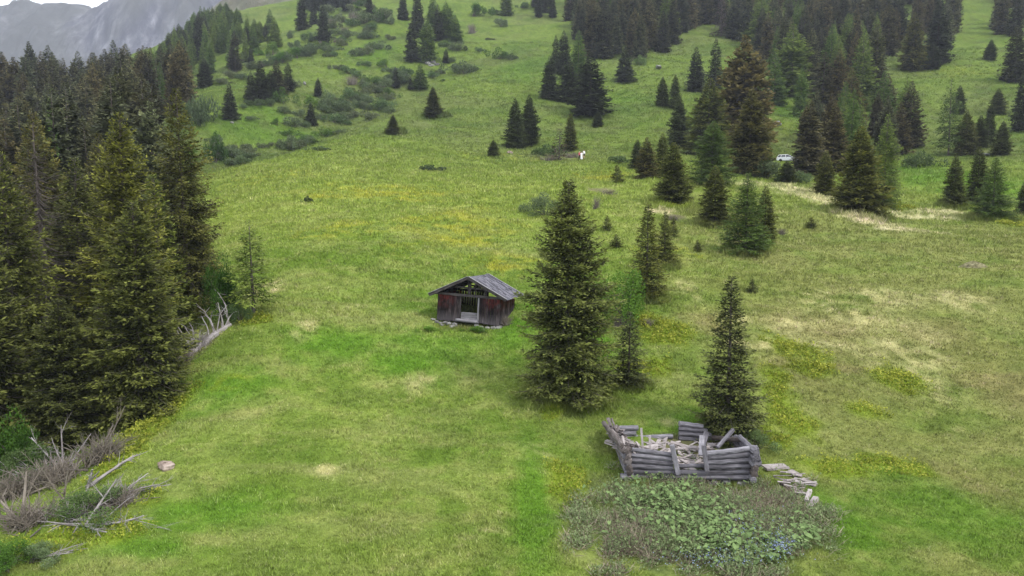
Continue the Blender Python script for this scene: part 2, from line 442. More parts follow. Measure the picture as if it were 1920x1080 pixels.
# ------------------------------------------------------------------ what grows where
def patch(px, py, rx, ry):
    P, d = cast(px, py)
    a, _ = cast(px, py - ry); b, _ = cast(px, py + ry)
    return (P[0], P[1], max(0.15, rx * d / FPX), max(0.2, min(abs(a[1] - b[1]) / 2, 14 * rx * d / FPX)))
STRIP = [patch(*p) for p in [(1690,402,120,9),(1760,398,60,5),(1600,408,40,5),(1505,362,75,11),(1545,375,40,6),(1430,346,70,5),(1470,352,50,6),(1640,418,60,5),(1240,398,30,4),(1545,352,20,6),(1855,286,40,4),(1700,430,60,5)]]
STRAW = [patch(*p) for p in [(1285,537,22,12),(1310,560,16,8),(575,612,22,26),(790,715,40,22),
    (1590,600,120,38),(1480,610,80,22),(1700,660,70,40),(1770,800,34,26),(1560,560,90,18),(1720,620,60,30),(1740,720,60,40),(1660,690,40,22),(1380,455,50,8),(1800,560,60,25),
    (1010,840,45,14),(600,880,60,14),(900,1000,60,12),(1650,560,100,25),(1250,790,35,12),(1500,900,20,10),
    (1420,640,70,14),(1560,650,120,16),(1385,600,40,20),(1250,445,30,6),(500,545,40,20)]]
HEATH = [patch(*p) for p in [(1500,690,90,70),(1480,600,80,40),(1600,680,100,50),(1850,700,90,120),(1330,600,60,30),(1560,620,120,40),(1780,640,120,50),(1800,900,70,50)]]
LUSH = [patch(*p) for p in [(480,245,130,30),(570,255,80,14),(520,215,80,20),(640,215,60,14),(700,100,60,30),(980,120,60,40),(1180,190,60,30),(800,665,170,60),(960,620,70,60),(420,730,130,45),(1000,960,45,150),(640,650,100,50),(1760,960,160,110),(1580,990,80,110),(1130,640,30,40),(1390,468,60,10),
    (420,960,160,50),(1470,210,25,40),(1530,245,30,40),(700,240,50,8),(1750,330,110,40),(280,1030,130,30),(1300,800,80,40)]]
YELLOW = [patch(*p) for p in [(860,430,120,45),(930,490,80,30),(700,360,160,20),(520,330,90,10),(1000,300,160,10),(1130,330,80,10),(640,430,90,16),(1440,240,60,30),(1790,140,60,20),(430,720,40,15),(1240,470,60,20)]]
BILB = [patch(*p) for p in [(1250,625,55,26),(1230,690,35,22),(1490,655,55,26),(1520,690,40,18),(1690,712,50,26),(1480,780,55,60),(1450,820,40,30),(1060,905,38,40),(1035,775,20,14),
    (1210,600,30,14),(1560,880,90,22),(1650,860,50,14),(1720,880,40,14),(250,815,55,26),(225,865,45,30),(260,930,60,24),(150,1005,110,30),(330,760,40,30),(480,600,30,10),(1640,380,60,8),(1895,420,32,9),(1450,700,30,18),(1260,390,40,6),(1620,770,40,20),(1180,690,30,12)]]
SOIL = [patch(*p) for p in [(1300,870,80,25),(1290,840,80,26),(790,232,26,7),(1040,294,60,6),(1130,357,26,5),(1270,405,22,5),(330,690,18,30),(380,640,30,24),(940,600,16,14)]]
DOCK = (patch(1310,985,205,85))
LITTER = [patch(*p) for p in [(1066,745,95,26),(1178,722,42,12),(1212,560,40,10),(1246,498,26,7),(1364,812,60,16),(1396,474,40,6),(1263,386,44,7),(1340,420,34,6),(1610,402,52,7),(1860,412,40,6),(1788,388,24,5),(880,612,80,12),(1293,904,140,18),(820,216,20,4),(740,250,18,4)]]  # brown litter tone, also painting contact shade at trunk, hut and ruin bases
def mask(pl, x, y, nz, soft=0.55):
    m = np.zeros_like(x)
    for (cx, cy, rx, ry) in pl:
        q = np.hypot((x - cx) / rx, (y - cy) / ry) + (nz - 0.5) * 1.5
        m = np.maximum(m, np.clip((1.15 - q) / soft, 0, 1))
    return m
def lerp(a, b, k):
    return a + (b - a) * k[:, None]
A = lambda *c: np.array(c)[None, :]
def ground_colour(x, y):
    """colour of the plants growing at (x, y)"""
    x = x.ravel(); y = y.ravel(); r = np.hypot(x, y)
    n1 = fbm(x / 16 + 3, y / 10, 41, 4); n2 = fbm(x / 3.2, y / 2.2, 47, 4); n3 = fbm(x / 0.75, y / 0.7, 53, 3); n4 = fbm(x / 34, y / 25, 59, 3)
    n5 = fbm(x / 5.0 + y / 14, y / 2.0, 67, 4)
    S = lambda n, a, b: np.clip((n - a) / (b - a), 0, 1)
    c = lerp(A(.088, .150, .022), A(.150, .202, .046), S(n1, .32, .68))
    c = lerp(c, A(.185, .215, .075), S(n2, .50, .78) * .65)
    c = lerp(c, A(.070, .125, .016), S(n2, .48, .25) * .55)
    c = lerp(c, A(.21, .215, .095), S(n5, .50, .74) * .5)
    c = lerp(c, A(.085, .135, .026), S(n5, .46, .26) * .45)
    c = lerp(c, A(.20, .19, .085), S(n3, .55, .85) * .40)
    right = np.clip((x - 3 - 0.08 * y) / 12, 0, 1) * np.clip((100 - y) / 25, 0, 1)
    c = lerp(c, A(.185, .195, .075), right * (.35 + .5 * S(n2, .35, .65)))
    c = lerp(c, A(.150, .165, .055), right * S(n5, .5, .3) * .7)
    upper = np.clip((y - 48) / 30, 0, 1) * (1 - right)
    c = lerp(c, A(.185, .225, .050), upper * .50)
    nz = 0.55 * n2 + 0.45 * n3
    c = lerp(c, A(.078, .170, .016), mask(LUSH, x, y, nz, .8) * .75)
    c = lerp(c, A(.270, .262, .028), mask(YELLOW, x, y, n2, .9) * S(n3 * .5 + n5 * .5, .42, .62) * .65)
    c = lerp(c, A(.185, .165, .080), mask(HEATH, x, y, nz, .9) * (.35 + .45 * S(n5, .4, .6)))
    c = lerp(c, A(.36, .33, .19), mask(STRAW, x, y, nz * .5 + n5 * .5, .6) * S(n3 * .6 + n2 * .4, .36, .66) * .85)
    c = lerp(c, A(.52, .46, .34), mask(STRIP, x, y, .5 + (nz - .5) * 1.3, .5) * S(n3 * .5 + n1 * .5, .30, .55) * .9)
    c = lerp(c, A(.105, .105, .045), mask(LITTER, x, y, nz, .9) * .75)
    c = lerp(c, A(.150, .205, .022), mask(BILB, x, y, nz) * .85)
    c = lerp(c, A(.135, .115, .085), mask(SOIL, x, y, nz, .6) * .8)
    c = lerp(c, A(.10, .125, .055), mask([DOCK], x, y, nz, .4) * .9)
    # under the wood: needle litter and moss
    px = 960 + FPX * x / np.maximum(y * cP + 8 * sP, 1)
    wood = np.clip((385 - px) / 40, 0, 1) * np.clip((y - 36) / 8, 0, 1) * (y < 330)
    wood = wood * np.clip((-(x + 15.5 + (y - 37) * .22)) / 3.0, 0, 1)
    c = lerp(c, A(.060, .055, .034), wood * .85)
    far = np.clip((r - 100) / 90, 0, 1)
    n6 = fbm(x / 11 + y / 40, y / 5.0, 71, 4); n7 = fbm(x / 3.5, y / 2.6, 73, 3)
    c = lerp(c, A(.098, .160, .032), far * .55)
    c = lerp(c, A(.130, .155, .062), far * S(n4, .50, .7) * .6)
    c = lerp(c, A(.060, .105, .022), far * S(n6, .52, .72) * .55)
    c = lerp(c, A(.075, .085, .040), far * S(n7, .58, .78) * .45)
    return c * (0.80 + .40 * n3)[:, None] * (1.16 - .24 * far[:, None]) * np.array([1.0, 1.02, .80]) * (1 - .10 * right[:, None])

def ground_material():
    m, nt, b = new_mat('meadow_ground', 0.95, 0.05)
    at = N(nt, 'ShaderNodeAttribute', attribute_name='col')
    tc = N(nt, 'ShaderNodeTexCoord')
    n1 = N(nt, 'ShaderNodeTexNoise', Scale=5.0, Detail=8.0, Roughness=0.7); nt.links.new(tc.outputs['Object'], n1.inputs['Vector'])
    n2 = N(nt, 'ShaderNodeTexNoise', Scale=0.7, Detail=6.0, Roughness=0.65); nt.links.new(tc.outputs['Object'], n2.inputs['Vector'])
    k = ramp(nt, n1.outputs['Fac'], [(0.3, (0.62, 0.64, 0.6)), (0.52, (1, 1, 1)), (0.75, (1.45, 1.4, 1.5))])
    c = mixc(nt, 1.0, at.outputs['Color'], k, 'MULTIPLY')
    k2 = ramp(nt, n2.outputs['Fac'], [(0.3, (0.80, 0.84, 0.8)), (0.7, (1.15, 1.1, 1.12))])
    c = mixc(nt, 1.0, c, k2, 'MULTIPLY')
    nt.links.new(c, b.inputs['Base Color'])
    bump(nt, b, n1.outputs['Fac'], 0.7, 0.22)
    return m
M['ground'] = ground_material()

def build_ground():
    a1 = np.linspace(-50, 50, 900); a2 = np.linspace(50, 310, 120)[1:-1]
    ang = np.radians(np.concatenate([a1, a2])); na = len(ang)
    r = np.concatenate([[0.5, 3, 6, 9, 12, 14], np.geomspace(15.5, 900, 560), np.geomspace(960, 9000, 24)]); nr = len(r)
    X = r[:, None] * np.sin(ang)[None]; Y = r[:, None] * np.cos(ang)[None]
    Z = H(X, Y)
    v = np.stack([X, Y, Z], -1).reshape(-1, 3)
    i = np.arange(nr - 1)[:, None]; j = np.arange(na)[None]; k = (j + 1) % na
    f = np.stack([i * na + j, (i + 1) * na + j, (i + 1) * na + k, i * na + k], -1).reshape(-1, 4)[:, ::-1]
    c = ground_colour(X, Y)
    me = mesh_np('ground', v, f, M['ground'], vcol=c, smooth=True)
    tag(link('ground', me), kind='structure')
build_ground()

def grass():
    n = 230000
    r = np.exp(rng.uniform(math.log(19), math.log(330), n)); a = rng.uniform(rad(-41), rad(41), n)
    x, y = r * np.sin(a), r * np.cos(a)
    tall = np.ones(n)                       # longer tufts added round walls and trunks to deepen contact shade
    lt_ = np.array(LITTER); m_ = 16000; lt_ = np.delete(lt_, 11, 0); k_ = rng.integers(0, len(lt_), m_); q_ = rng.uniform(.55, 1.15, m_); b_ = rng.uniform(0, 6.283, m_)
    x = np.concatenate([x, lt_[k_, 0] + lt_[k_, 2] * q_ * np.cos(b_)]); y = np.concatenate([y, lt_[k_, 1] + lt_[k_, 3] * q_ * np.sin(b_)])
    tall = np.concatenate([tall, rng.uniform(1.5, 2.8, m_)]); n = len(x)
    z = H(x, y)
    px, py, d = project(x, y, z)
    # thin the tufts where trees, water-worn soil or the ruin leave no room
    nz = fbm(x / 2.5, y / 2.5, 77, 3)
    keep = (px > -120) & (px < 2040) & (py < 1180) & (mask(SOIL, x, y, nz) < .5) & (mask([DOCK], x, y, nz, .4) < .6)
    x, y, z, d, tall = x[keep], y[keep], z[keep], d[keep], tall[keep]; n = len(x)
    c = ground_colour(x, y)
    nb = 6
    h = (0.06 + 0.12 * fbm(x / 1.6, y / 1.6, 91, 2)) * tall * rng.uniform(.6, 1.4, n) * np.clip(d / 38, .85, 3.0)
    X = np.repeat(x, nb) + rng.normal(0, .07, n * nb) * np.repeat(np.clip(d / 32, 1, 6), nb)
    Y = np.repeat(y, nb) + rng.normal(0, .07, n * nb) * np.repeat(np.clip(d / 32, 1, 6), nb)
    Z = np.repeat(z, nb) - .02
    hh = np.repeat(h, nb) * rng.uniform(.5, 1.2, n * nb)
    w = np.repeat(np.clip(d * 0.00062, .018, .16), nb) * rng.uniform(.7, 1.3, n * nb)
    az = rng.uniform(0, 6.283, n * nb); ln = rng.uniform(.1, .9, n * nb) * hh; la = rng.uniform(0, 6.283, n * nb)
    v = np.empty((n * nb, 3, 3), np.float32)
    v[:, 0] = np.stack([X - np.cos(az) * w, Y - np.sin(az) * w, Z], -1)
    v[:, 1] = np.stack([X + np.cos(az) * w, Y + np.sin(az) * w, Z], -1)
    v[:, 2] = np.stack([X + np.cos(la) * ln, Y + np.sin(la) * ln, Z + hh], -1)
    seed_ = (rng.uniform(0, 1, n) < .09)[:, None]
    c = np.where(seed_, c * np.array([1.45, 1.25, 1.9]) + .02, c)
    cc = np.repeat(c, nb, 0) * rng.uniform(.80, 1.35, (n * nb, 1)) * np.array([1.30, 1.30, 1.2])
    cc = np.repeat(cc, 3, 0)
    m, nt, b = new_mat('grass_blade', 0.8, 0.1)
    at = N(nt, 'ShaderNodeAttribute', attribute_name='col')
    nt.links.new(at.outputs['Color'], b.inputs['Base Color'])
    gm = N(nt, 'ShaderNodeNewGeometry'); vm = N(nt, 'ShaderNodeVectorMath', operation='MULTIPLY_ADD')
    nt.links.new(gm.outputs['Normal'], vm.inputs[0]); vm.inputs[1].default_value = (.45, .45, .45); vm.inputs[2].default_value = (0, 0, .8)
    vn = N(nt, 'ShaderNodeVectorMath', operation='NORMALIZE'); nt.links.new(vm.outputs[0], vn.inputs[0])
    nt.links.new(vn.outputs[0], b.inputs['Normal'])
    tr = N(nt, 'ShaderNodeBsdfTranslucent'); nt.links.new(at.outputs['Color'], tr.inputs['Color'])
    ms = N(nt, 'ShaderNodeMixShader'); ms.inputs[0].default_value = 0.25
    nt.links.new(b.outputs[0], ms.inputs[1]); nt.links.new(tr.outputs[0], ms.inputs[2])
    nt.links.new(ms.outputs[0], nt.nodes['Material Output'].inputs['Surface'])
    me = mesh_np('grass', v.reshape(-1, 3), np.arange(n * nb * 3).reshape(-1, 3), m, vcol=cc)
    tag(link('grass', me), 'short meadow grass covering the slope', 'grass', kind='stuff')
grass()

# ------------------------------------------------------------------ mountains far behind
def mountain(name, cx, cy, wx, wy, zbase, crest, seed, mat, label_kind='structure', rough=60):
    nx, ny = 260, 90
    gx = np.linspace(-1, 1, nx); gy = np.linspace(0, 1, ny)
    X = cx + gx[None] * wx + 0 * gy[:, None]; Y = cy + gy[:, None] * wy + 0 * gx[None]
    top = np.interp(X[0], crest[0], crest[1])[None]
    prof = np.sin(np.clip(gy, 0, 1) * math.pi * 0.62) / math.sin(math.pi * .62 * .8)
    prof = np.clip(prof, 0, 1)[:, None]
    rid = 1 - np.abs(2 * fbm(X / 130, Y / 170, seed, 5) - 1)
    rid2 = 1 - np.abs(2 * fbm(X / 40, Y / 60, seed + 5, 4) - 1)
    Z = zbase + (top - zbase) * prof + (rid - .75) * rough * 1.6 * (0.25 + .75 * np.sin(gy * math.pi))[:, None] + (rid2 - .7) * rough * .55
    v = np.stack([X, Y, Z], -1).reshape(-1, 3)
    i = np.arange(ny - 1)[:, None]; j = np.arange(nx - 1)[None]
    f = np.stack([i * nx + j, i * nx + j + 1, (i + 1) * nx + j + 1, (i + 1) * nx + j], -1).reshape(-1, 4)
    tag(link(name, mesh_np(name, v, f, mat, smooth=False)), kind=label_kind)
def rock_mat(name, lo, mid, hi, veg, scale):
    m, nt, b = new_mat(name, 0.95, 0.05)
    tc = N(nt, 'ShaderNodeTexCoord')
    mp = N(nt, 'ShaderNodeMapping'); mp.inputs['Scale'].default_value = (scale, scale * .6, scale * .45); mp.inputs['Rotation'].default_value = (0, 0.5, 0)
    nt.links.new(tc.outputs['Object'], mp.inputs['Vector'])
    n1 = N(nt, 'ShaderNodeTexNoise', Scale=1.0, Detail=9.0, Roughness=0.68); nt.links.new(mp.outputs[0], n1.inputs['Vector'])
    n2 = N(nt, 'ShaderNodeTexNoise', Scale=0.22, Detail=5.0); nt.links.new(mp.outputs[0], n2.inputs['Vector'])
    c = ramp(nt, n1.outputs['Fac'], [(0.36, lo), (0.48, mid), (0.57, hi), (0.68, tuple(min(.7, x * 2.4) for x in hi))])
    k = ramp(nt, n2.outputs['Fac'], [(0.42, 0.0), (0.58, 1.0)])
    c = mixc(nt, math_n(nt, 'MULTIPLY', k, 0.75), c, veg)
    nt.links.new(c, b.inputs['Base Color'])
    bump(nt, b, n1.outputs['Fac'], 0.8, 6.0)
    return m
def crest_of(pts, y, drop=0):
    xs, zs = [], []
    for px, py in pts:
        d = y * cP / 1.0
        d = y / (cP + (540 - py) / FPX * sP)
        p = unproject(px, py, d); xs.append(p[0]); zs.append(p[2] - drop)
    return (xs, zs)
M['rock'] = rock_mat('mountain_rock', (0.012, 0.012, 0.022), (0.045, 0.044, 0.058), (0.115, 0.113, 0.13), (0.050, 0.050, 0.034), 0.03)
M['alp'] = rock_mat('mountain_heath', (0.07, 0.065, 0.045), (0.10, 0.092, 0.055), (0.16, 0.145, 0.115), (0.08, 0.095, 0.035), 0.06)
mountain('mountain', -700, 1700, 1100, 500, -40, crest_of([(-900,60),(-300,40),(-100,30),(0,11),(37,3),(63,0),(90,7),(117,9),(160,8),(200,5),(220,0),(290,-45),(380,-50),(404,-8),(412,2),(424,3),(432,-30),(520,-90),(900,-160),(1600,-160)], 2100, 14), 71, M['rock'], rough=36)
mountain('mountain', -120, 760, 420, 260, -20, crest_of([(-600,220),(200,170),(330,120),(400,40),(425,14),(460,-6),(520,-30),(600,-60),(900,-140),(1500,-160)], 968), 91, M['alp'], rough=14)

# ------------------------------------------------------------------ plants
GOLD = 2.399963
def diamonds(p0, d, L, W, up, rg, fold=0.35):
    """leaf-shaped cards: p0 (n,3) root, d direction, L length, W width"""
    side = np.cross(d, up); side /= np.maximum(np.linalg.norm(side, axis=1, keepdims=True), 1e-6)
    nrm = np.cross(side, d)
    m = p0 + d * (L * .45)[:, None] + nrm * (L * .06 * fold)[:, None]
    v = np.stack([p0, m + side * (W / 2)[:, None], p0 + d * L[:, None], m - side * (W / 2)[:, None]], 1)
    return v
def norm(a): return a / np.maximum(np.linalg.norm(a, axis=-1, keepdims=True), 1e-9)

def conifer(seed, Ht, R, nb, sp, sub, t0=0.02, shape=0.8, sag=0.35, curl=0.5, hang=0.3, e_lo=-0.2, e_hi=0.8, wl=0.42, width=1.0, keep=1.0, wood=True, sticks=0, ltk=0.6, inner=0.1):
    rg = np.random.default_rng(seed)
    i = np.arange(nb)
    t = t0 + (1 - t0) * (i + rg.uniform(-.5, 1.5, nb)) / nb
    t = np.clip(t, t0, 0.985)
    lob = 1 + 0.22 * (fbm(t * 7 + seed, np.full(nb, seed * 1.7), seed, 3) - .5) * 2
    Lb = (R * np.minimum((1 - t) ** shape, 1.75 * (1 - t)) * lob * rg.uniform(.68, 1.15, nb) * np.clip(.72 + t * 3, 0, 1) + 0.06 * R)
    az = i * GOLD + rg.normal(0, .35, nb)
    e0 = e_lo + (e_hi - e_lo) * t ** 1.4 + rg.normal(0, .17, nb)
    K = 8; s = np.linspace(0, 1, K + 1)[None]
    el = e0[:, None] - sag * np.sin(math.pi * np.minimum(s * 1.0, 1)) * (1 - t)[:, None] + curl * s ** 2 * (1 - .5 * t)[:, None]
    hd = np.stack([np.cos(az), np.sin(az)], -1)
    step = Lb[:, None] / K
    D = np.stack([np.cos(el) * hd[:, None, 0], np.cos(el) * hd[:, None, 1], np.sin(el)], -1)
    P = np.concatenate([np.zeros((nb, 1, 3)), np.cumsum(D[:, :-1] * step[..., None], 1)], 1)
    P[..., 2] += (t * Ht)[:, None]
    # twigs
    m = np.maximum((Lb * 2 / sp * keep).astype(int), 5)
    b = np.repeat(np.arange(nb), m); n = len(b)
    ts = inner + (1 - inner) * rg.uniform(0, 1, n) ** 0.85
    k = np.minimum((ts * K).astype(int), K - 1); f = (ts * K - k)[:, None]
    p = P[b, k] * (1 - f) + P[b, k + 1] * f
    T = D[b, k]
    sg = np.where(rg.uniform(0, 1, n) < .5, -1, 1)
    nv = np.stack([-np.sin(az[b]), np.cos(az[b]), np.zeros(n)], -1) * sg[:, None]
    ph = rg.normal(0, .55, n)[:, None]
    nv = nv * np.cos(ph) + np.cross(T, nv) * np.sin(ph) * 1.0
    an = rg.uniform(.65, 1.25, n) * np.clip(1.25 - ts * .7, .2, 1)
    d = T * np.cos(an)[:, None] + nv * np.sin(an)[:, None]
    d[:, 2] += -hang * rg.uniform(.2, 1.4, n) * (1 - t[b] * .6) + 0.25 * ts ** 3
    d = norm(d)
    lt = (0.10 + ltk * Lb[b] * (1 - ts) ** .75 * .6) * rg.uniform(.6, 1.15, n)
    lt = np.minimum(lt, .32 * R + .15)
    q_n = np.maximum(np.round(lt / sub).astype(int), 1)
    w = np.repeat(np.arange(n), q_n); nn = len(w)
    first = np.concatenate([[0], np.cumsum(q_n)[:-1]])
    j = np.arange(nn) - first[w]
    q = (j + rg.uniform(.0, .9, nn)) / q_n[w]
    up = np.array([0, 0, 1.0])
    lp = p[w] + d[w] * (lt[w] * q)[:, None]
    lp[:, 2] -= 0.12 * lt[w] * q ** 2
    sv = norm(np.cross(d[w], up)) * np.where(j % 2 == 0, 1, -1)[:, None]
    a2 = rg.uniform(.2, .9, nn) * np.where(q_n[w] == 1, .15, 1)
    dd = norm(d[w] * np.cos(a2)[:, None] + sv * np.sin(a2)[:, None] + rg.normal(0, .18, (nn, 3)))
    ll = np.where(q_n[w] == 1, lt[w] * 1.15, sub * rg.uniform(1.1, 2.1, nn))
    ww = ll * wl * width * rg.uniform(.8, 1.3, nn)
    upn = norm(up + rg.normal(0, .45, (nn, 3)))
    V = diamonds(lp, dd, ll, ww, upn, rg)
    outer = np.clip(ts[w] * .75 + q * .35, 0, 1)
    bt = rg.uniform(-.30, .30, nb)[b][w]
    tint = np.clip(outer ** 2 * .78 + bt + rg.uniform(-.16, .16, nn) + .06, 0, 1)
    F = np.arange(nn * 4).reshape(-1, 4)
    # trunk and branch wood
    mb = MB()
    tr0 = 0.0125 * Ht ** 0.95 + .02
    zz = np.linspace(-0.5, Ht * .985, 12)
    mb.tube(np.stack([rg.normal(0, .01, 12) * Ht * .06, rg.normal(0, .01, 12) * Ht * .06, zz], -1), tr0 * (1 - np.clip(zz, 0, None) / Ht * .96), 8, .05, seed=seed)
    if wood:
        for bi in range(0, nb):
            mb.tube(P[bi, [0, 2, 4, 6, 8]], np.array([.018, .014, .011, .008, .004]) * (0.5 + Lb[bi] / R) * max(R / 2.2, .5), 3, 0, seed=bi)
    for si in range(sticks):
        tt = rg.uniform(.08, .9); a = rg.uniform(0, 6.283); L = R * (1 - tt) ** .7 * rg.uniform(.5, 1.1)
        s5 = np.linspace(0, 1, 5)
        pt = np.stack([np.cos(a) * L * s5, np.sin(a) * L * s5, tt * Ht - L * .35 * np.sin(s5 * 2.2)], -1)
        mb.tube(pt, np.array([.022, .017, .013, .009, .004]), 3, 0, seed=si)
    trunk = mesh_np('trunk', np.vstack(mb.v), np.vstack(mb.f4), M['bark'], {'tint': np.concatenate(mb.t)}, uv=np.vstack(mb.uv), smooth=True)
    return V.reshape(-1, 3), F, tint, trunk
PROTO = {}
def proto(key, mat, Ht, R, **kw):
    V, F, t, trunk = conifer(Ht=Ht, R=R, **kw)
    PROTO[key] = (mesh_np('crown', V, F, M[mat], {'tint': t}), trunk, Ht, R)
NEARK, MIDK, FARK = [], [], []
proto('hero_a', 'spruce', 11.5, 2.6, seed=1, nb=430, sp=.085, sub=.115, shape=.56, hang=.4, sag=.5, curl=.6)
proto('hero_e', 'spruce', 11.5, 2.5, seed=7, nb=380, sp=.09, sub=.12, shape=.66, hang=.5, sag=.55, curl=.7)
proto('hero_f', 'spruce', 14.0, 2.7, seed=8, nb=360, sp=.11, sub=.13, shape=.5, hang=.6, sag=.6, curl=.75)
proto('hero_b', 'spruce', 15.0, 3.0, seed=2, nb=430, sp=.11, sub=.13, shape=.58, hang=.55, sag=.5, curl=.65)
proto('hero_c', 'spruce', 8.0, 1.5, seed=3, nb=300, sp=.08, sub=.10, shape=.82, hang=.3, keep=.9)
proto('hero_d', 'spruce', 15.0, 2.7, seed=4, nb=340, sp=.13, sub=.13, shape=.55, hang=.6, sag=.6, curl=.8, t0=.06)
proto('hero_thin', 'spruce', 9.0, 1.6, seed=5, nb=230, sp=.11, sub=.12, shape=.65, hang=.5, keep=.75)
proto('hero_bare', 'spruce', 15.0, 2.4, seed=6, nb=150, sp=.2, sub=.13, shape=.6, hang=.6, keep=.45, sticks=420, t0=.12)
for k, (s_, sh, rr, hg) in enumerate([(11, .66, 2.3, .3), (12, .55, 2.0, .45), (13, .78, 2.6, .3), (14, .62, 1.6, .35)]):
    proto('mid_%d' % k, 'spruce', 11.0, rr, seed=s_, nb=340, sp=.10, sub=.19, shape=sh, hang=hg, wl=.50, wood=False)
for k, (s_, sh, rr, hg) in enumerate([(21, .66, 2.4, .4), (22, .55, 2.2, .55), (23, .8, 2.6, .35), (24, .6, 1.8, .5), (25, .7, 2.1, .6)]):
    proto('far_%d' % k, 'spruce_far', 14.0, rr, seed=s_, nb=300, sp=.17, sub=.32, shape=sh, hang=hg, wl=.62, wood=False)
for k, (s_, sh, rr) in enumerate([(31, .62, 1.9), (32, .55, 2.2), (33, .75, 2.3)]):
    proto('larch_%d' % k, 'larch', 9.0, rr, seed=s_, nb=300, sp=.10, sub=.16, shape=sh, hang=.5, sag=.2, curl=.35, wl=.28, e_lo=-.05, e_hi=.9)
for k, (s_, sh, rr) in enumerate([(35, .7, 2.4), (36, .6, 2.8), (37, .85, 2.6)]):
    proto('larchfar_%d' % k, 'larch', 13.0, rr, seed=s_, nb=260, sp=.18, sub=.34, shape=sh, hang=.5, sag=.2, curl=.3, wl=.55, wood=False)
proto('larch_thin', 'larch', 6.0, 1.35, seed=38, nb=120, sp=.10, sub=.13, shape=.45, hang=.6, sag=.1, curl=.2, wl=.32, t0=.16)
for k, (s_, sh, rr) in enumerate([(81, .42, 3.0), (82, .36, 2.8)]):
    proto('pine_%d' % k, 'spruce_far', 13.0, rr, seed=s_, nb=300, sp=.17, sub=.34, shape=sh, hang=.1, sag=.25, curl=.7, e_lo=-.1, e_hi=1.0, wl=.66, wood=False)
for k, s_ in enumerate((41, 42)):
    proto('young_%d' % k, 'spruce', 2.2, .75, seed=s_, nb=80, sp=.06, sub=.10, shape=.9, hang=.15, e_lo=.05, e_hi=1.0)
proto('dry', 'dryneedle', 6.0, 1.7, seed=45, nb=80, sp=.16, sub=.16, shape=.9, hang=.3, keep=.7, sticks=60)

def bush_arrays(seed, W, Hh, n, leaf, clumps=9, low=0.1, flat=0.0):
    rg = np.random.default_rng(seed)
    cc = np.stack([rg.normal(0, .30, clumps) * W, rg.normal(0, .30, clumps) * W, rg.uniform(low + .12, .78, clumps) * Hh], -1)
    cc[:, 2] *= 1 - .5 * np.clip(np.hypot(cc[:, 0], cc[:, 1]) / (W * .6), 0, 1)
    cr = rg.uniform(.14, .26, clumps) * W
    k = rg.integers(0, clumps, n)
    d = norm(rg.normal(0, 1, (n, 3)))
    rr = rg.uniform(.25, 1, n) ** .6
    p = cc[k] + d * (cr[k] * rr)[:, None] * np.array([1, 1, .8 * Hh / W + .25])
    p[:, 2] = np.maximum(p[:, 2], .03 + .05 * rg.uniform(0, 1, n))
    dd = norm(d * .7 + rg.normal(0, .7, (n, 3)) + np.array([0, 0, .25]))
    L = leaf * rg.uniform(.6, 1.4, n)
    V = diamonds(p, dd, L, L * .55, norm(np.array([0, 0, 1.0]) + rg.normal(0, .6, (n, 3))), rg)
    tint = np.clip(.25 + .45 * rr * (0.4 + .6 * p[:, 2] / Hh) + rg.uniform(-.25, .25, n) + rg.uniform(-.15, .15, clumps)[k], 0, 1)
    mb = MB()
    for c in cc:
        s5 = np.linspace(0, 1, 5)[:, None]
        q = np.array([rg.normal(0, .04) * W, rg.normal(0, .04) * W, -.1]) * (1 - s5) + c * s5
        q[:, 2] += .1 * Hh * np.sin(s5[:, 0] * 3.1)
        mb.tube(q, np.linspace(.035, .008, 5) * max(.4, Hh / 3), 5, .05, seed=int(rg.integers(99)))
    stem = mesh_np('stem', np.vstack(mb.v), np.vstack(mb.f4), M['bark'], {'tint': np.concatenate(mb.t)}, uv=np.vstack(mb.uv))
    return V.reshape(-1, 3), np.arange(n * 4).reshape(-1, 4), tint, stem
def proto_bush(key, mat, W, Hh, seed, n, leaf, **kw):
    V, F, t, stem = bush_arrays(seed, W, Hh, n, leaf, **kw)
    PROTO[key] = (mesh_np('crown', V, F, M[mat], {'tint': t}), stem, Hh, W / 2)
for k in range(3): proto_bush('scrub_%d' % k, 'willow', 4.0, 1.9, 51 + k, 1700, .26, clumps=12)
for k in range(2): proto_bush('green_%d' % k, 'leaf', 4.0, 3.2, 61 + k, 2200, .25, clumps=12)
proto_bush('sapling', 'leaf', 3.0, 4.4, 66, 5200, .15, clumps=16)
proto_bush('nearwillow', 'willow', 3.0, 2.2, 68, 6000, .10, clumps=14)
proto_bush('nearleaf', 'leaf', 3.0, 3.4, 69, 6500, .12, clumps=16)
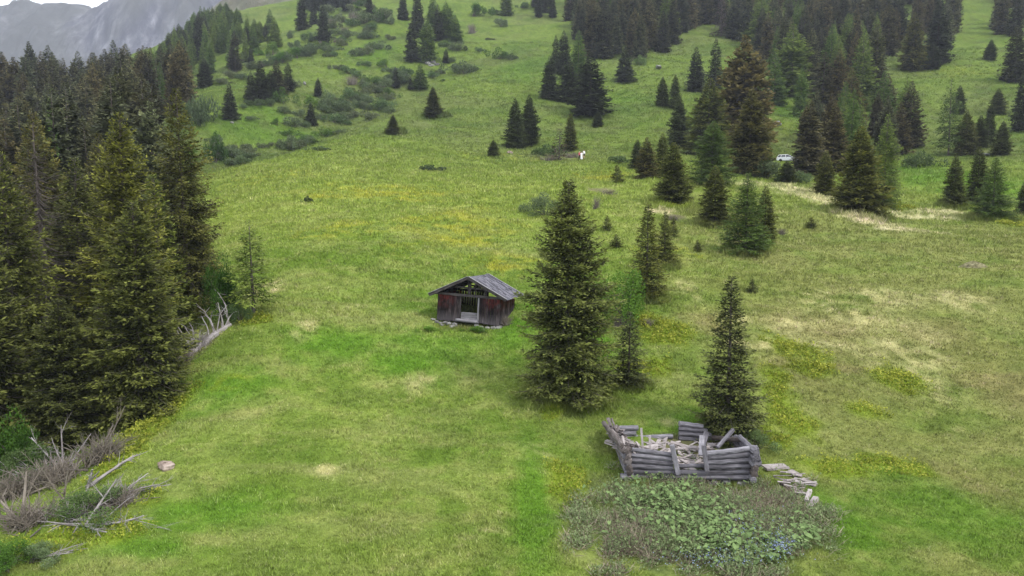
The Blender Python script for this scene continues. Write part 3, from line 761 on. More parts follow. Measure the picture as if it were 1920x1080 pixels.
def twiggy(key, mat, W, Hh, seed, n):
    """bare thin-stemmed scrub"""
    rg = np.random.default_rng(seed); mb = MB()
    for i in range(n):
        a = rg.uniform(0, 6.283); L = rg.uniform(.4, 1); lean = rg.uniform(.1, 1.0)
        s = np.linspace(0, 1, 5)
        p = np.stack([np.cos(a) * W / 2 * lean * L * s ** 1.2, np.sin(a) * W / 2 * lean * L * s ** 1.2, Hh * L * s * (1 - .35 * lean * s) - .03], -1) + rg.normal(0, .03, (5, 3)) * s[:, None]
        p[:, :2] += rg.normal(0, .12 * W, 2)
        mb.tube(p, np.linspace(.022, .006, 5), 3, 0, seed=i)
    me = mesh_np('crown', np.vstack(mb.v), np.vstack(mb.f4), M[mat], {'tint': np.concatenate(mb.t)}, uv=np.vstack(mb.uv))
    st = MB()
    for i in range(4): st.log((rg.normal(0, .2) * W, rg.normal(0, .2) * W, -.1), (rg.normal(0, .3) * W, rg.normal(0, .3) * W, Hh * .25), .04, .02, 5, seed=i)
    sm = mesh_np('stem', np.vstack(st.v), np.vstack(st.f4), M['bark'], {'tint': np.concatenate(st.t)}, uv=np.vstack(st.uv))
    PROTO[key] = (me, sm, Hh, W / 2)
twiggy('twig_0', 'deadtwig', 2.6, 1.2, 71, 150)
twiggy('pile_0', 'deadtwig', 3.2, 1.0, 73, 260)
twiggy('pile_1', 'deadwood', 2.8, .9, 74, 90)
twiggy('twig_1', 'deadtwig', 3.0, .8, 72, 170)

def plant(name, key, P, height, radius, label, cat, group=None, color=(1, 1, 1), stem='trunk', tilt=0.0):
    cm, tm, ph, pr = PROTO[key]
    e = empty(name, P, label, cat, group, rz=random.uniform(0, 6.28), scale=(radius / pr, radius / pr, height / ph),
              tilt=(random.uniform(-tilt, tilt), random.uniform(-tilt, tilt)))
    link('crown', cm, e, color)
    link(stem, tm, e)
    return e
TREES = []
def tree(key, px, base, top, w, label, color=(1, 1, 1), group=None, d=None, name=None, sink=0.0):
    if d is None: P, dd = cast(px, base)
    else: P, dd = at_depth(px, d)
    h = height_for(P, dd, top)
    if d is not None:                      # px names the tip
        P, dd = at_depth(960 + (px - 960) * (d - h * sP) / d, d); h = height_for(P, dd, top)
    r = w / 2 * dd / FPX
    P = P.copy(); P[2] -= sink
    nm = name or (key.split('_')[0] + '_tree' if key[:5] in ('larch', 'pine_') else 'spruce_tree').replace('larchfar', 'larch')
    TREES.append((px, P, dd, h))
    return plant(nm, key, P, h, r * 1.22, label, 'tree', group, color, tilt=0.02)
OLIVE, DARK, BROWN, COOL, YEL, LT = (1.15, 1.1, .85), (.62, .66, .72), (1.25, .98, .86), (.86, 1.0, .80), (1.4, 1.3, .75), (1.2, 1.2, 1.0)

# ------------------------------------------------------------------ trees one can point to
T = tree
# around the hut and the ruin
T('hero_a', 1066, 742, 338, 178, 'tall broad green spruce standing alone beside the wooden hut', (1.1, 1.08, .9))
T('hero_thin', 1178, 722, 585, 76, 'thin dark half-bare spruce at the foot of the tall broad spruce', (.85, .85, .85))
T('hero_c', 1212, 562, 384, 78, 'yellowish slender spruce behind the bright green sapling', (1.35, 1.25, .85))
T('hero_c', 1246, 498, 398, 52, 'yellowish spruce partly hidden behind the slender one by the green sapling', (1.3, 1.22, .85))
T('hero_c', 1364, 815, 520, 122, 'dark grey-green spruce growing out of the back of the ruined log cabin', (.92, .9, .82))
T('larch_0', 1396, 474, 326, 88, 'light green larch in the open meadow below the pale straw strip', COOL)
T('mid_3', 1434, 456, 348, 44, 'narrow spruce touching the back of the light green meadow larch', OLIVE)
T('mid_1', 1340, 420, 312, 64, 'dark spruce between the low bushy spruce and the meadow larch', OLIVE)
T('mid_2', 1263, 384, 268, 76, 'dense bushy spruce with drooping skirts at the lower rim of the upper grove', OLIVE)
T('larch_1', 1334, 346, 228, 80, 'feathery light green larch just behind the dense bushy spruce', COOL)
T('mid_1', 1212, 334, 258, 42, 'brownish spruce at the grove edge closest to the three walkers', BROWN)
T('mid_3', 1194, 316, 262, 28, 'small dark spruce leaning against the brownish one near the walkers', DARK)
T('mid_3', 1242, 332, 250, 34, 'slim olive spruce between the brownish spruce and the dense bushy spruce', OLIVE)
T('mid_0', 1272, 278, 182, 48, 'dark blue-green spruce at the tip of the grove towards the open slope', DARK)
T('mid_1', 1325, 292, 148, 84, 'olive spruce under the broad rusty brown tree of the grove', OLIVE)
T('pine_0', 1390, 275, 68, 112, 'broad rusty brown tree with a rounded top, biggest of the grove', (1.45, 1.08, .75))
T('mid_0', 1404, 330, 168, 86, 'tall dark brown spruce standing before the broad rusty tree', (1.05, .85, .8))
T('mid_3', 1430, 322, 258, 42, 'dark green small spruce tucked beside the tall dark brown spruce', COOL)
T('far_0', 1305, 173, 88, 36, 'dark pointed spruce alone above the grove on the open slope', DARK)
T('far_3', 1340, 168, 72, 34, 'slender dark spruce beside the pointed one above the grove', DARK)
T('mid_1', 1242, 198, 144, 28, 'small spruce on the open green slope, wider one of a pair', (.85, .9, .85))
T('mid_3', 1265, 204, 140, 24, 'small spruce on the open green slope, slimmer one of a pair', (.85, .9, .85))
T('mid_0', 1121, 238, 209, 22, 'tiny lone spruce on the bright slope above the walkers', DARK)
T('mid_3', 1069, 282, 214, 28, 'slim brown-tinged spruce beside the dry dead tree near the walkers', (1.2, 1.1, .8))
T('far_0', 1107, 216, 98, 74, 'large dark spruce at the lower corner of the upper slope wood', DARK)
T('far_2', 1066, 190, 112, 50, 'dark spruce second from the lower corner of the upper slope wood', DARK)
T('larchfar_0', 1084, 150, 58, 40, 'bluish green larch among dark spruces at the corner of the slope wood', COOL)
T('far_1', 1057, 140, 58, 34, 'dark thin-topped spruce beside the bluish larch in the slope wood', DARK)
T('far_3', 1042, 135, 66, 24, 'outermost narrow dark spruce of the upper slope wood', DARK)
T('far_1', 1030, 185, 105, 36, 'dark spruce at the meadow side of the upper slope wood', DARK)
T('far_2', 1172, 153, 88, 38, 'dark spruce standing forward of the slope wood above the bright green slope', DARK)
T('mid_2', 966, 278, 186, 46, 'dark spruce of the lone pair in mid-meadow below the slope wood', (.55, .6, .6))
T('mid_0', 992, 272, 178, 44, 'slightly taller dark spruce of the lone pair in mid-meadow', (.55, .6, .6))
T('mid_0', 925, 293, 262, 24, 'small spruce next to the white rock in the middle of the meadow', (.8, .85, .75))
T('mid_2', 737, 253, 215, 28, 'small spruce with a visible trunk alone on the meadow ridge', (.75, .72, .62))
T('mid_2', 813, 220, 163, 36, 'larger of the two lone spruces on the meadow ridge', (.75, .72, .62))
T('young_0', 1157, 343, 310, 24, 'waist-high young spruce below the three walkers', OLIVE)
T('young_1', 1138, 433, 405, 20, 'young spruce beside the top of the tall broad spruce', OLIVE)
T('young_0', 1155, 463, 440, 24, 'squat young spruce between the tall broad spruce and the yellowish one', OLIVE)
T('young_1', 1262, 444, 408, 22, 'slim young spruce just uphill of the yellowish pair', OLIVE)
T('young_0', 1308, 471, 450, 16, 'tiny spruce in dry grass on the meadow side of the meadow larch', OLIVE)
T('young_1', 1410, 548, 524, 20, 'tiny spruce on the heath hummock above the ruin', (.9, .9, .8))
T('young_0', 1521, 426, 408, 20, 'knee-high spruce alone in the flat meadow under the straw strip', OLIVE)
T('dry', 1048, 299, 242, 42, 'dry purplish brown dead conifer by the walkers', (1.0, .9, .95), name='dead_conifer')
# right-hand grove
T('far_1', 1514, 330, 188, 64, 'dark brown-grey spruce right behind the white car', (1.2, .98, .9))
T('far_2', 1560, 322, 196, 66, 'brown-topped spruce uphill of the olive giant at the straw strip', (1.35, 1.05, .8))
T('far_0', 1592, 262, 128, 60, 'brownish spruce overlapping the tall light larch in the grove', (1.35, 1.08, .85))
T('far_3', 1540, 214, 98, 50, 'dark spruce in the grove behind the car, next to the rusty small one', (1.1, .92, .85))
T('far_0', 1570, 212, 92, 46, 'rusty spruce wedged between dark spruces above the car', (1.5, 1.1, .8))
T('larchfar_0', 1612, 205, 56, 58, 'tall light green larch with a pointed top in the grove above the straw strip', LT)
T('far_3', 1640, 165, 46, 44, 'olive spruce shoulder to shoulder with the tall pointed larch', OLIVE)
T('larchfar_2', 1654, 246, 134, 56, 'mid green larch in front of the two dark spruces of the grove', COOL)
T('far_0', 1704, 278, 152, 54, 'dark brown spruce on the clearing side of the grove', (1.15, .95, .9))
T('far_2', 1682, 292, 192, 50, 'lower brown spruce leaning on the dark one at the clearing', (1.3, 1.0, .85))
T('mid_2', 1610, 402, 238, 100, 'big olive spruce with full skirts standing at the straw strip', (1.25, 1.12, .75))
T('larch_0', 1656, 388, 216, 62, 'thin feathery larch growing out of the flank of the big olive spruce', LT)
T('mid_1', 1545, 366, 284, 44, 'small brown-tinged spruce between the car and the big olive spruce', (1.2, 1.1, .85))
T('mid_3', 1474, 343, 302, 38, 'small grey-green spruce in the scrub below the white car', (.95, 1.0, .9))
T('larchfar_2', 1452, 196, 98, 46, 'bluish green slim larch beside the broad rusty tree', COOL)
T('larchfar_1', 1484, 178, 46, 78, 'broad fresh green larch at the heart of the slope wood', LT)
T('larchfar_0', 1424, 92, -6, 58, 'light green larch with a double top high in the slope wood', LT)
T('larchfar_0', 1250, 70, -20, 44, 'light green larch among dark spruces at the upper wood margin', LT)
T('far_0', 1710, 132, 24, 46, 'yellow-tinged spruce jutting from the wood into the grassy clearing', (1.5, 1.35, .8))
T('far_3', 1748, 130, 84, 30, 'small dark spruce beside the pale bush at the clearing', DARK)
T('far_2', 1756, 116, -10, 52, 'dark spruce closing the slope wood where the clearing begins', DARK)
T('mid_0', 1856, 113, 74, 24, 'little spruce alone in the grassy clearing high up', DARK)
T('far_1', 1902, 155, 48, 50, 'tall dark spruce on the far side of the clearing', (.9, .85, .8))
T('far_0', 1914, 246, 128, 36, 'dark spruce below the tall one across the clearing', DARK)
T('mid_3', 1798, 213, 160, 24, 'narrow dark spruce in mid-clearing behind the thin larch', DARK)
T('mid_0', 1870, 214, 166, 32, 'spruce with stepped branches standing free in the lower clearing', (.9, .9, .8))
T('larch_thin', 1778, 292, 148, 48, 'thin see-through larch above the track', (.9, 1.0, .9))
T('mid_1', 1810, 291, 206, 44, 'brown-grey spruce beside the thin larch above the track', (1.0, .9, .8))
T('mid_0', 1836, 276, 216, 34, 'dark spruce in the row above the track, third from the thin larch', DARK)
T('mid_3', 1852, 270, 196, 26, 'slim dark spruce rising above the row over the track', DARK)
T('mid_2', 1877, 291, 228, 38, 'bushy dark spruce at the end of the row over the track', (.85, .85, .75))
T('mid_1', 1788, 388, 288, 42, 'slender dark spruce below the track with a pale bare tip', (.9, .9, .75))
T('mid_3', 1832, 376, 276, 40, 'leaning dark spruce behind the bluish larch below the track', (.8, .82, .7))
T('larch_2', 1860, 412, 296, 74, 'bluish green bushy larch at the end of the straw strip', COOL)
T('mid_1', 1918, 402, 340, 28, 'spruce cut by the picture edge beyond the bluish bushy larch', DARK)
# the gully and the slope beyond the meadow ridge
for (px, base, top, w, key, lab, c) in [
    (432, 222, 154, 32, 'far_2', 'dark pointed spruce alone at the foot of the gully lawn', DARK),
    (471, 190, 134, 26, 'far_1', 'first spruce of the dark clump on the gully lawn', DARK),
    (490, 188, 114, 34, 'far_0', 'tallest spruce in the dark clump on the gully lawn', DARK),
    (521, 176, 113, 36, 'far_2', 'twin-topped brownish spruce of the clump on the gully lawn', (.8, .7, .68)),
    (508, 186, 132, 34, 'far_1', 'middle spruce inside the dark clump on the gully lawn', DARK),
    (541, 170, 118, 26, 'far_3', 'uphill end spruce of the dark clump on the gully lawn', DARK),
    (385, 163, 110, 32, 'far_0', 'dark spruce at the hem of the larch hillside', DARK),
    (441, 134, 57, 28, 'far_3', 'tall columnar purplish dark spruce on the larch hillside', (.75, .62, .70)),
    (463, 86, 50, 16, 'far_3', 'little dark spruce high on the larch hillside', DARK),
    (498, 77, 44, 14, 'far_3', 'slim dark spruce before the pointed larch on the crest', DARK),
    (478, 90, 68, 10, 'far_0', 'tiny dark spruce over the round green bush', DARK),
    (471, 120, 88, 14, 'far_3', 'short dark spruce next to the columnar purplish one', DARK),
    (567, 56, -8, 26, 'far_1', 'dark spruce on the crest with its tip beyond the frame', DARK),
    (588, 46, -6, 18, 'far_3', 'second dark spruce on the crest, slimmer than its neighbour', DARK),
    (607, 82, 8, 27, 'far_1', 'big dark spruce standing free below the crest', DARK),
    (597, 181, 145, 17, 'far_0', 'small dark spruce alone beside the pale round willow', DARK),
    (583, 234, 192, 25, 'far_2', 'small dark spruce in front of a bright green bush', (.62, .7, .6)),
    (742, 165, 125, 17, 'far_3', 'small dark spruce on the steep slope above the ridge', DARK),
    (770, 168, 144, 11, 'far_3', 'tiny dark spruce between the small one and the round larch', DARK),
    (773, 115, 40, 30, 'far_1', 'dark spruce leaning on the dense cone-shaped larch', DARK),
    (784, 70, -20, 30, 'far_0', 'tall dark spruce above the dense cone-shaped larch', DARK),
    (822, 76, 8, 24, 'far_3', 'dark spruce behind the airy larches of the steep slope', DARK),
    (693, 38, -14, 18, 'far_1', 'dark spruce at the top of the steep scrub slope', DARK),
    (756, 37, -18, 22, 'far_2', 'dark spruce next to the top of the steep grass strip', DARK),
    (836, 118, 92, 15, 'far_3', 'short dark spruce beside the grey scree patch', DARK)]:
    T(key, px, base, top, w, lab, c)
for (px, base, top, w, lab, c) in [
    (508, 62, 17, 26, 'pointed light larch on the crest of the larch hillside', COOL),
    (516, 88, 32, 30, 'rounded light larch just under the pointed one on the crest', LT),
    (788, 167, 117, 34, 'round bluish larch at the lower end of the steep slope', COOL),
    (800, 115, 34, 40, 'dense cone-shaped green larch on the steep slope', (.85, .95, .8)),
    (838, 70, 2, 42, 'airy larch above the scree on the steep slope', COOL),
    (855, 78, 28, 30, 'shorter airy larch above the scree on the steep slope', COOL),
    (812, 50, -14, 30, 'airy larch with its top beyond the frame on the steep slope', COOL),
    (950, 30, -25, 28, 'pale grey-green larch at the top of the open slope', (.9, .95, .95))]:
    T('larchfar_%d' % random.randrange(3), px, base, top, w, lab, c)

# the near edge of the left wood
T('hero_b', 212, None, 212, 180, 'huge olive spruce with a broken yellowish top at the wood edge', (1.35, 1.2, .75), d=41)
T('hero_d', 334, None, 165, 135, 'tall ragged brown-topped spruce at the meadow corner of the wood', (1.15, 1.0, .8), d=50)
T('hero_e', 243, None, 378, 185, 'broad drooping spruce in front of the wood above the dead branches', (1.05, 1.0, .75), d=36.5)
T('hero_bare', 66, None, 228, 190, 'greyish half-bare spruce with a pale trunk showing', (.8, .72, .7), d=44)
T('hero_f', 2, None, 285, 170, 'dark spruce with lit yellow-green branch tips at the wood edge', (1.15, 1.1, .75), d=39)
T('hero_d', 132, None, 296, 170, 'dark olive spruce wedged between the half-bare one and the huge one', (1.0, .95, .75), d=46)
T('hero_a', 110, None, 560, 150, 'low dark spruce filling the wood edge behind the dead brush', (.85, .82, .7), d=36)
T('hero_e', -60, None, 380, 220, 'dark spruce at the very corner of the wood', (.9, .85, .7), d=35)
T('hero_c', 292, None, 330, 110, 'fresh green spruce squeezed behind the broad drooping one', (1.3, 1.35, .85), d=47)
T('hero_e', 366, None, 392, 95, 'dark bushy spruce under the ragged brown-topped one', (1.0, .92, .75), d=53)
T('hero_a', 296, 715, 545, 95, 'low spreading spruce over the fallen log', (1.1, 1.05, .75))
T('larch_thin', 476, 588, 412, 90, 'young airy larch with a bare trunk alone at the wood corner', (1.35, 1.35, .9))
T('larchfar_1', 90, None, 186, 46, 'single fresh green larch in the dark old wood', (.95, 1.1, .95), d=78)
T('hero_d', 180, None, 250, 110, 'brownish spruce behind the huge olive one', (1.0, .82, .72), d=60)
T('hero_f', 70, None, 210, 120, 'tall brown spruce behind the half-bare one', (1.15, .9, .75), d=62)

# ------------------------------------------------------------------ the woods, tree by tree
def fill(boxes, n, keyf, colf, hgt, label, group, inside, skyline=None, mind=5.0, name=None, tries=40, pine=None):
    """boxes: (px0, px1, d0, d1)"""
    made = 0; tr = 0
    while made < n and tr < n * tries:
        tr += 1
        px0, px1, d0, d1 = boxes[random.randrange(len(boxes))]
        px = random.uniform(px0, px1); d = math.sqrt(random.uniform(d0 * d0, d1 * d1))
        P, dd = at_depth(px, d)
        bx, by, _ = project(*P)
        h = hgt() if not callable(getattr(hgt, 'at', None)) else hgt.at(px)
        r = h * random.uniform(.15, .20)
        _, ty, _ = project(P[0], P[1], P[2] + h)
        if skyline is not None:
            s = skyline(px) + random.uniform(-6, 26)
            if ty < s:
                h = height_for(P, dd, s)
                if h < 5: continue
                ty = s
        if not inside(bx, by, ty, r * FPX / dd): continue
        if any((P[0] - q[0]) ** 2 + (P[1] - q[1]) ** 2 < (mind * random.uniform(.7, 1.2)) ** 2 for _, q, _, _ in TREES): continue
        TREES.append((px, P, dd, h))
        key = keyf()
        lb, gp = label, group
        if key.startswith('far_') and random.random() < .22 and pine:
            key = 'pine_%d' % random.randrange(2); lb = pine; gp = 'round-topped pines: ' + group; r *= 1.15
        plant(name or ('larch_tree' if key.startswith('larch') else 'pine_tree' if key.startswith('pine') else 'spruce_tree'), key, P, h, r * 1.3, lb, 'tree', gp, colf(), tilt=.03)
        made += 1
    return made
def dark_col():
    k = random.uniform(.62, 1.35); w = random.random() ** 1.3
    return (k * (.98 + .42 * w), k * (1.0 + .04 * w), k * (1.02 - .16 * w))
def sky_left(px): return float(np.interp(px, [-80, 0, 40, 100, 150, 190, 240, 290, 330], [75, 78, 66, 92, 98, 78, 66, 60, 50]))
def right_edge(ty, by): return 1
edge = lambda y: float(np.interp(y, [60, 110, 150, 190, 230, 270, 300, 340, 420], [300, 345, 362, 366, 374, 372, 350, 300, 330]))
LW = 'dark spruce packed among others in the dense old wood by the gully'
def in_left(bx, by, ty, r):
    return bx + r * .8 < edge(ty + (by - ty) * .75) and bx > -90
n1 = fill([(-80, 300, 58, 120)], 34, lambda: 'far_%d' % random.randrange(5), dark_col, lambda: random.uniform(13, 19), LW, 'spruces of the dense old wood', in_left, lambda p: sky_left(p) + 40, 5.8, pine='brownish round-topped pine among the dense old wood by the gully')
n2 = fill([(-80, 365, 110, 265)], 92, lambda: 'far_%d' % random.randrange(5), dark_col, lambda: random.uniform(14, 20), LW, 'spruces of the dense old wood', in_left, sky_left, 6.4, pine='brownish round-topped pine among the dense old wood by the gully')
n3 = fill([(150, 360, 190, 300)], 22, lambda: 'larchfar_%d' % random.randrange(3), lambda: random.choice([LT, COOL, (1, 1.05, .9)]), lambda: random.uniform(13, 17),
     'yellow-green larch showing between spruces at the top of the old wood', 'larches in the dense old wood', in_left, lambda p: sky_left(p) + 30, 5)
# larch hillside above the wood
LARCH_TOP = lambda px: float(np.interp(px, [300, 330, 350, 372, 388, 400, 430, 460, 490, 530], [75, 50, 40, 22, 8, 2, 8, 30, 45, 60]))
def in_larch(bx, by, ty, r): return 300 < bx < 505 and by < float(np.interp(bx, [300, 345, 380, 420, 460, 505], [150, 150, 140, 138, 118, 90]))
n4 = fill([(300, 505, 255, 440)], 96, lambda: 'larchfar_%d' % random.randrange(3), lambda: random.choice([LT, COOL, (1, 1.05, .9), (.75, .85, .8)]), lambda: random.uniform(10, 15),
     'hazy green larch among the larches covering the hillside', 'larches on the hillside', in_larch, LARCH_TOP, 4)
n5 = fill([(315, 400, 300, 430)], 12, lambda: 'far_%d' % random.randrange(5), lambda: DARK, lambda: random.uniform(14, 20),
     'dark spruce rising among the hazy hillside larches', 'spruces among the hillside larches', in_larch, LARCH_TOP, 4)
# slope wood at the top of the picture
def poly(pts):
    def f(x, y):
        c = False; n = len(pts)
        for i in range(n):
            (x1, y1), (x2, y2) = pts[i], pts[(i + 1) % n]
            if (y1 > y) != (y2 > y) and x < (x2 - x1) * (y - y1) / (y2 - y1) + x1: c = not c
        return c
    return f
pu = poly([(1050,2),(1068,42),(1098,100),(1125,118),(1160,105),(1210,128),(1268,92),(1310,55),(1335,60),(1350,2)])
n6 = fill([(1040, 1350, 235, 430)], 84, lambda: 'far_%d' % random.randrange(5), dark_col, lambda: random.uniform(15, 21),
     'dark purplish brown spruce packed in the wood high on the slope', 'spruces of the upper slope wood', lambda bx, by, ty, r: pu(bx, by), None, 4.8, pine='brownish round-topped pine in the wood high on the slope')
pr_ = poly([(1335,60),(1360,75),(1400,95),(1470,150),(1530,190),(1580,185),(1640,160),(1672,105),(1700,98),(1790,76),(1803,45),(1806,2),(1340,2)])
n7 = fill([(1335, 1806, 180, 430)], 96, lambda: 'far_%d' % random.randrange(5), dark_col, lambda: random.uniform(15, 21),
     'dark brownish spruce packed in the wood above the car and the rusty tree', 'spruces of the wood above the car', lambda bx, by, ty, r: pr_(bx, by), None, 5.0, pine='brownish round-topped pine in the wood above the car')
n7b = fill([(1380, 1640, 190, 380)], 28, lambda: 'larchfar_%d' % random.randrange(3), lambda: random.choice([LT, COOL]), lambda: random.uniform(13, 18),
     'lighter green larch poking out of the wood above the car', 'larches of the wood above the car', lambda bx, by, ty, r: pr_(bx, by), None, 4.5)
pt = poly([(1830,20),(1870,68),(1905,72),(1990,70),(1990,2),(1822,2)])
n6b = fill([(1060, 1340, 240, 400)], 9, lambda: 'larchfar_%d' % random.randrange(3), lambda: random.choice([LT, COOL]), lambda: random.uniform(13, 18), 'lighter green larch among the dark trees high on the slope', 'larches of the upper slope wood', lambda bx, by, ty, r: pu(bx, by), None, 4)
pg = poly([(1495,215),(1515,322),(1600,332),(1700,288),(1692,205),(1600,165),(1540,185)])
n7c = fill([(1495, 1700, 130, 230)], 12, lambda: 'pine_%d' % random.randrange(2), dark_col, lambda: random.uniform(9, 14), 'brownish pine standing in the thick of the grove uphill of the car', 'pines in the thick of the grove', lambda bx, by, ty, r: pg(bx, by), None, 3.6)
n7d = fill([(1495, 1700, 130, 230)], 9, lambda: 'larchfar_%d' % random.randrange(3), lambda: random.choice([LT, COOL]), lambda: random.uniform(10, 15), 'light green larch standing in the thick of the grove uphill of the car', 'larches in the thick of the grove', lambda bx, by, ty, r: pg(bx, by), None, 3.4)
n8 = fill([(1822, 1990, 240, 420)], 16, lambda: 'far_%d' % random.randrange(5), dark_col, lambda: random.uniform(14, 19),
     'dark spruce of the wood corner beyond the grassy clearing', 'spruces beyond the clearing', lambda bx, by, ty, r: pt(bx, by), None, 5.4)
n9 = fill([(560, 660, 385, 470)], 12, lambda: 'far_%d' % random.randrange(5), lambda: DARK, lambda: random.uniform(13, 18),
     'dark spruce on the high crest above the scrub slope', 'spruces on the high crest', lambda bx, by, ty, r: 575 < bx < 655 and 0 < by < 24, None, 5)
n10 = fill([(985, 1040, 330, 430)], 7, lambda: 'far_%d' % random.randrange(5), lambda: DARK, lambda: random.uniform(12, 16),
     'dark spruce in the small group above the open slope', 'spruces in the small upper group', lambda bx, by, ty, r: 1000 < bx < 1075 and 2 < by < 34, None, 5)

# ------------------------------------------------------------------ bushes
def bush(key, px, base, w, h, label, color=(1, 1, 1), group=None, cat='bush', name='bush'):
    P, d = cast(px, base)
    return plant(name, key, P, max(.3, h * d / FPX), w / 2 * d / FPX, label, cat, group, color, stem='stem')
def zoomed(x, y, w, h, ox, s=3.6): return ox + x / s, (y + h / 2) / s, w / s, h / s
G1 = (.85, .9, .85)
for (key, x, y, w, h, lab, c) in [
    ('green_0', 600, 630, 115, 130, 'round green bush under the twin-topped spruce of the gully clump', (.7, .75, .75)),
    ('green_1', 800, 680, 90, 85, 'bright green bush behind a small dark spruce in the gully', LT),
    ('scrub_0', 935, 640, 85, 115, 'pale round willow beside the small dark spruce', (1.1, 1.15, 1.0)),
    ('green_0', 650, 885, 115, 70, 'wide bright green bush low in the gully', (.85, .9, .8)),
    ('green_1', 578, 818, 62, 62, 'small green bush above the wide one in the gully', (.8, .85, .8)),
    ('green_1', 548, 320, 90, 105, 'bright yellow-green bush under the rounded larch', LT),
    ('green_0', 445, 345, 64, 56, 'green bush at the base of the short dark spruce on the hillside', (.9, 1, .9))]:
    px, py, pw, ph = zoomed(x, y, w, h, 360)
    bush(key, px, py, pw, ph, lab, c)
for (x, y, w, h) in [(270,505,110,60),(200,545,95,44),(335,515,80,44),(440,690,130,44),(352,715,70,36),(622,742,100,52),(730,760,86,50),(690,822,150,70),(765,835,80,46),
    (872,775,62,60),(955,785,110,80),(1012,708,110,70),(1090,770,84,54),(690,560,74,60),(530,690,70,56),(395,797,80,28),(640,970,54,50),(872,1000,100,34),(722,950,90,30),(805,942,50,30),
    (1012,880,66,30),(1050,825,50,40),(800,240,90,80),(700,300,80,60),(860,300,90,50),(760,340,100,50),(660,230,60,60),(930,250,80,40),(1010,120,90,70),(960,160,80,60),(1080,150,90,60),(900,130,80,60),(1100,90,70,70),(1050,230,90,50),(1110,350,90,60),(980,445,90,46),(1050,470,90,56),(1110,500,80,56),
    (250,1010,140,70),(330,1030,140,70),(180,1000,120,110),(150,930,110,90)]:
    px, py, pw, ph = zoomed(x, y, w, h, 360)
    bush('scrub_%d' % random.randrange(3), px, py, pw, ph, 'low grey-green bush in the scrub of the gully beyond the meadow ridge', random.choice([(1, 1, 1), (.8, .85, .8), (.9, .82, .85), (.75, .9, .7)]), 'scrub in the gully')
for (key, x, y, w, h, lab, c) in [
    ('scrub_1', 690, 450, 170, 90, 'wide grey-green scrub bush in the middle of the steep slope', (.85, .85, .85)),
    ('scrub_0', 640, 305, 95, 72, 'grey bush on the slope beneath the airy larches', (1, .95, 1)),
    ('green_0', 920, 355, 120, 90, 'dark green bush on the open slope', (.5, .58, .5)),
    ('green_1', 750, 60, 140, 105, 'large green bush at the top of the steep slope', (.65, .75, .65)),
    ('green_0', 105, 90, 90, 112, 'green round tree-like bush between two dark spruces near the top', (.7, .8, .7)),
    ('twig_1', 740, 180, 80, 90, 'brownish bare bush above the slope meadow', (1, 1, 1)),
    ('scrub_2', 930, 150, 90, 60, 'small grey bush high on the open slope', (.95, .95, 1))]:
    px, py, pw, ph = zoomed(x, y, w, h, 680)
    bush(key, px, py, pw, ph, lab, c)
for (x, y, w, h) in [(240,520,120,90),(150,560,110,80),(40,660,100,70),(130,700,160,90),(60,770,130,80),(190,740,90,60),(180,250,70,40),(100,300,130,60),(30,340,90,60),(40,230,110,60),(10,130,80,60),(60,40,80,60),(10,420,70,50),
    (160,645,100,60),(20,715,90,50),(795,330,64,40),(600,400,60,40),(520,480,60,40),(470,500,80,50),(560,290,70,50),(1010,380,70,50),(880,70,60,50),(1080,30,80,50),(20,10,90,60),(190,140,70,50),(545,540,30,14),(860,260,50,22)]:
    px, py, pw, ph = zoomed(x, y, w, h, 680)
    bush('scrub_%d' % random.randrange(3), px, py, pw, ph, 'low grey-green scrub bush on the steep grass slope above the meadow', random.choice([(1, 1, 1), (.8, .85, .8), (.92, .82, .85), (.8, .95, .75)]), 'scrub on the steep slope')
# the belts of scrub on the far side of the gully
belt = [poly([(430,150),(470,118),(560,95),(640,60),(700,30),(760,10),(740,45),(680,80),(620,108),(560,112),(500,130),(450,150)]),
        poly([(600,205),(640,165),(680,140),(730,120),(770,118),(760,160),(720,185),(690,205),(660,228),(620,236)]),
        poly([(395,300),(420,270),(470,278),(540,268),(640,240),(620,262),(520,290),(430,318)]), poly([(620,62),(680,30),(700,4),(640,4),(600,30)])]
made = 0
while made < 120:
    px, py = random.uniform(390, 775), random.uniform(2, 320)
    if not any(b(px, py) for b in belt): continue
    w = random.uniform(12, 34)
    twig = random.random() < .15
    bush('twig_1' if twig else ('green_%d' % random.randrange(2) if random.random() < .2 else 'scrub_%d' % random.randrange(3)), px, py, w, w * random.uniform(.45, .8),
         'bare grey-brown bush inside the scrub belt of the gully' if twig else 'grey-green bush grown together with others in the scrub belt of the gully',
         (1, 1, 1) if twig else random.choice([(.8, .85, .8), (1, 1, .95), (.95, .85, .85), (.7, .85, .65), (.85, .8, .8)]), 'bare bushes of the scrub belt' if twig else 'bushes of the scrub belt')
    made += 1
bush('scrub_0', 808, 320, 40, 14, 'flat dark bush alone on the meadow ridge', (.5, .55, .5))
bush('nearwillow', 1022, 404, 66, 52, 'grey willow bush behind the top of the tall broad spruce', (.95, .95, .9))
bush('twig_0', 1118, 392, 20, 32, 'bare grey twiggy bush beside the grey willow', (1, 1, 1))
bush('twig_0', 1138, 366, 44, 14, 'flat patch of bare grey twigs on the meadow', (1, 1, 1))
bush('twig_1', 1262, 413, 30, 14, 'pale bare twigs at the slim young spruce', (1, 1, 1))
bush('sapling', 1172, 602, 84, 128, 'bright green broadleaf sapling right of the tall broad spruce'.replace(' right of', ' between the yellowish spruce and'), (1.1, 1.2, .9))
bush('twig_1', 1160, 612, 40, 26, 'grey bare twigs under the bright green sapling')
bush('twig_0', 1215, 610, 30, 18, 'grey low heap of twigs in the bilberry by the sapling')
bush('nearwillow', 1414, 845, 56, 50, 'pale green willow bush at the corner of the ruined log cabin', (1.2, 1.3, 1.0))
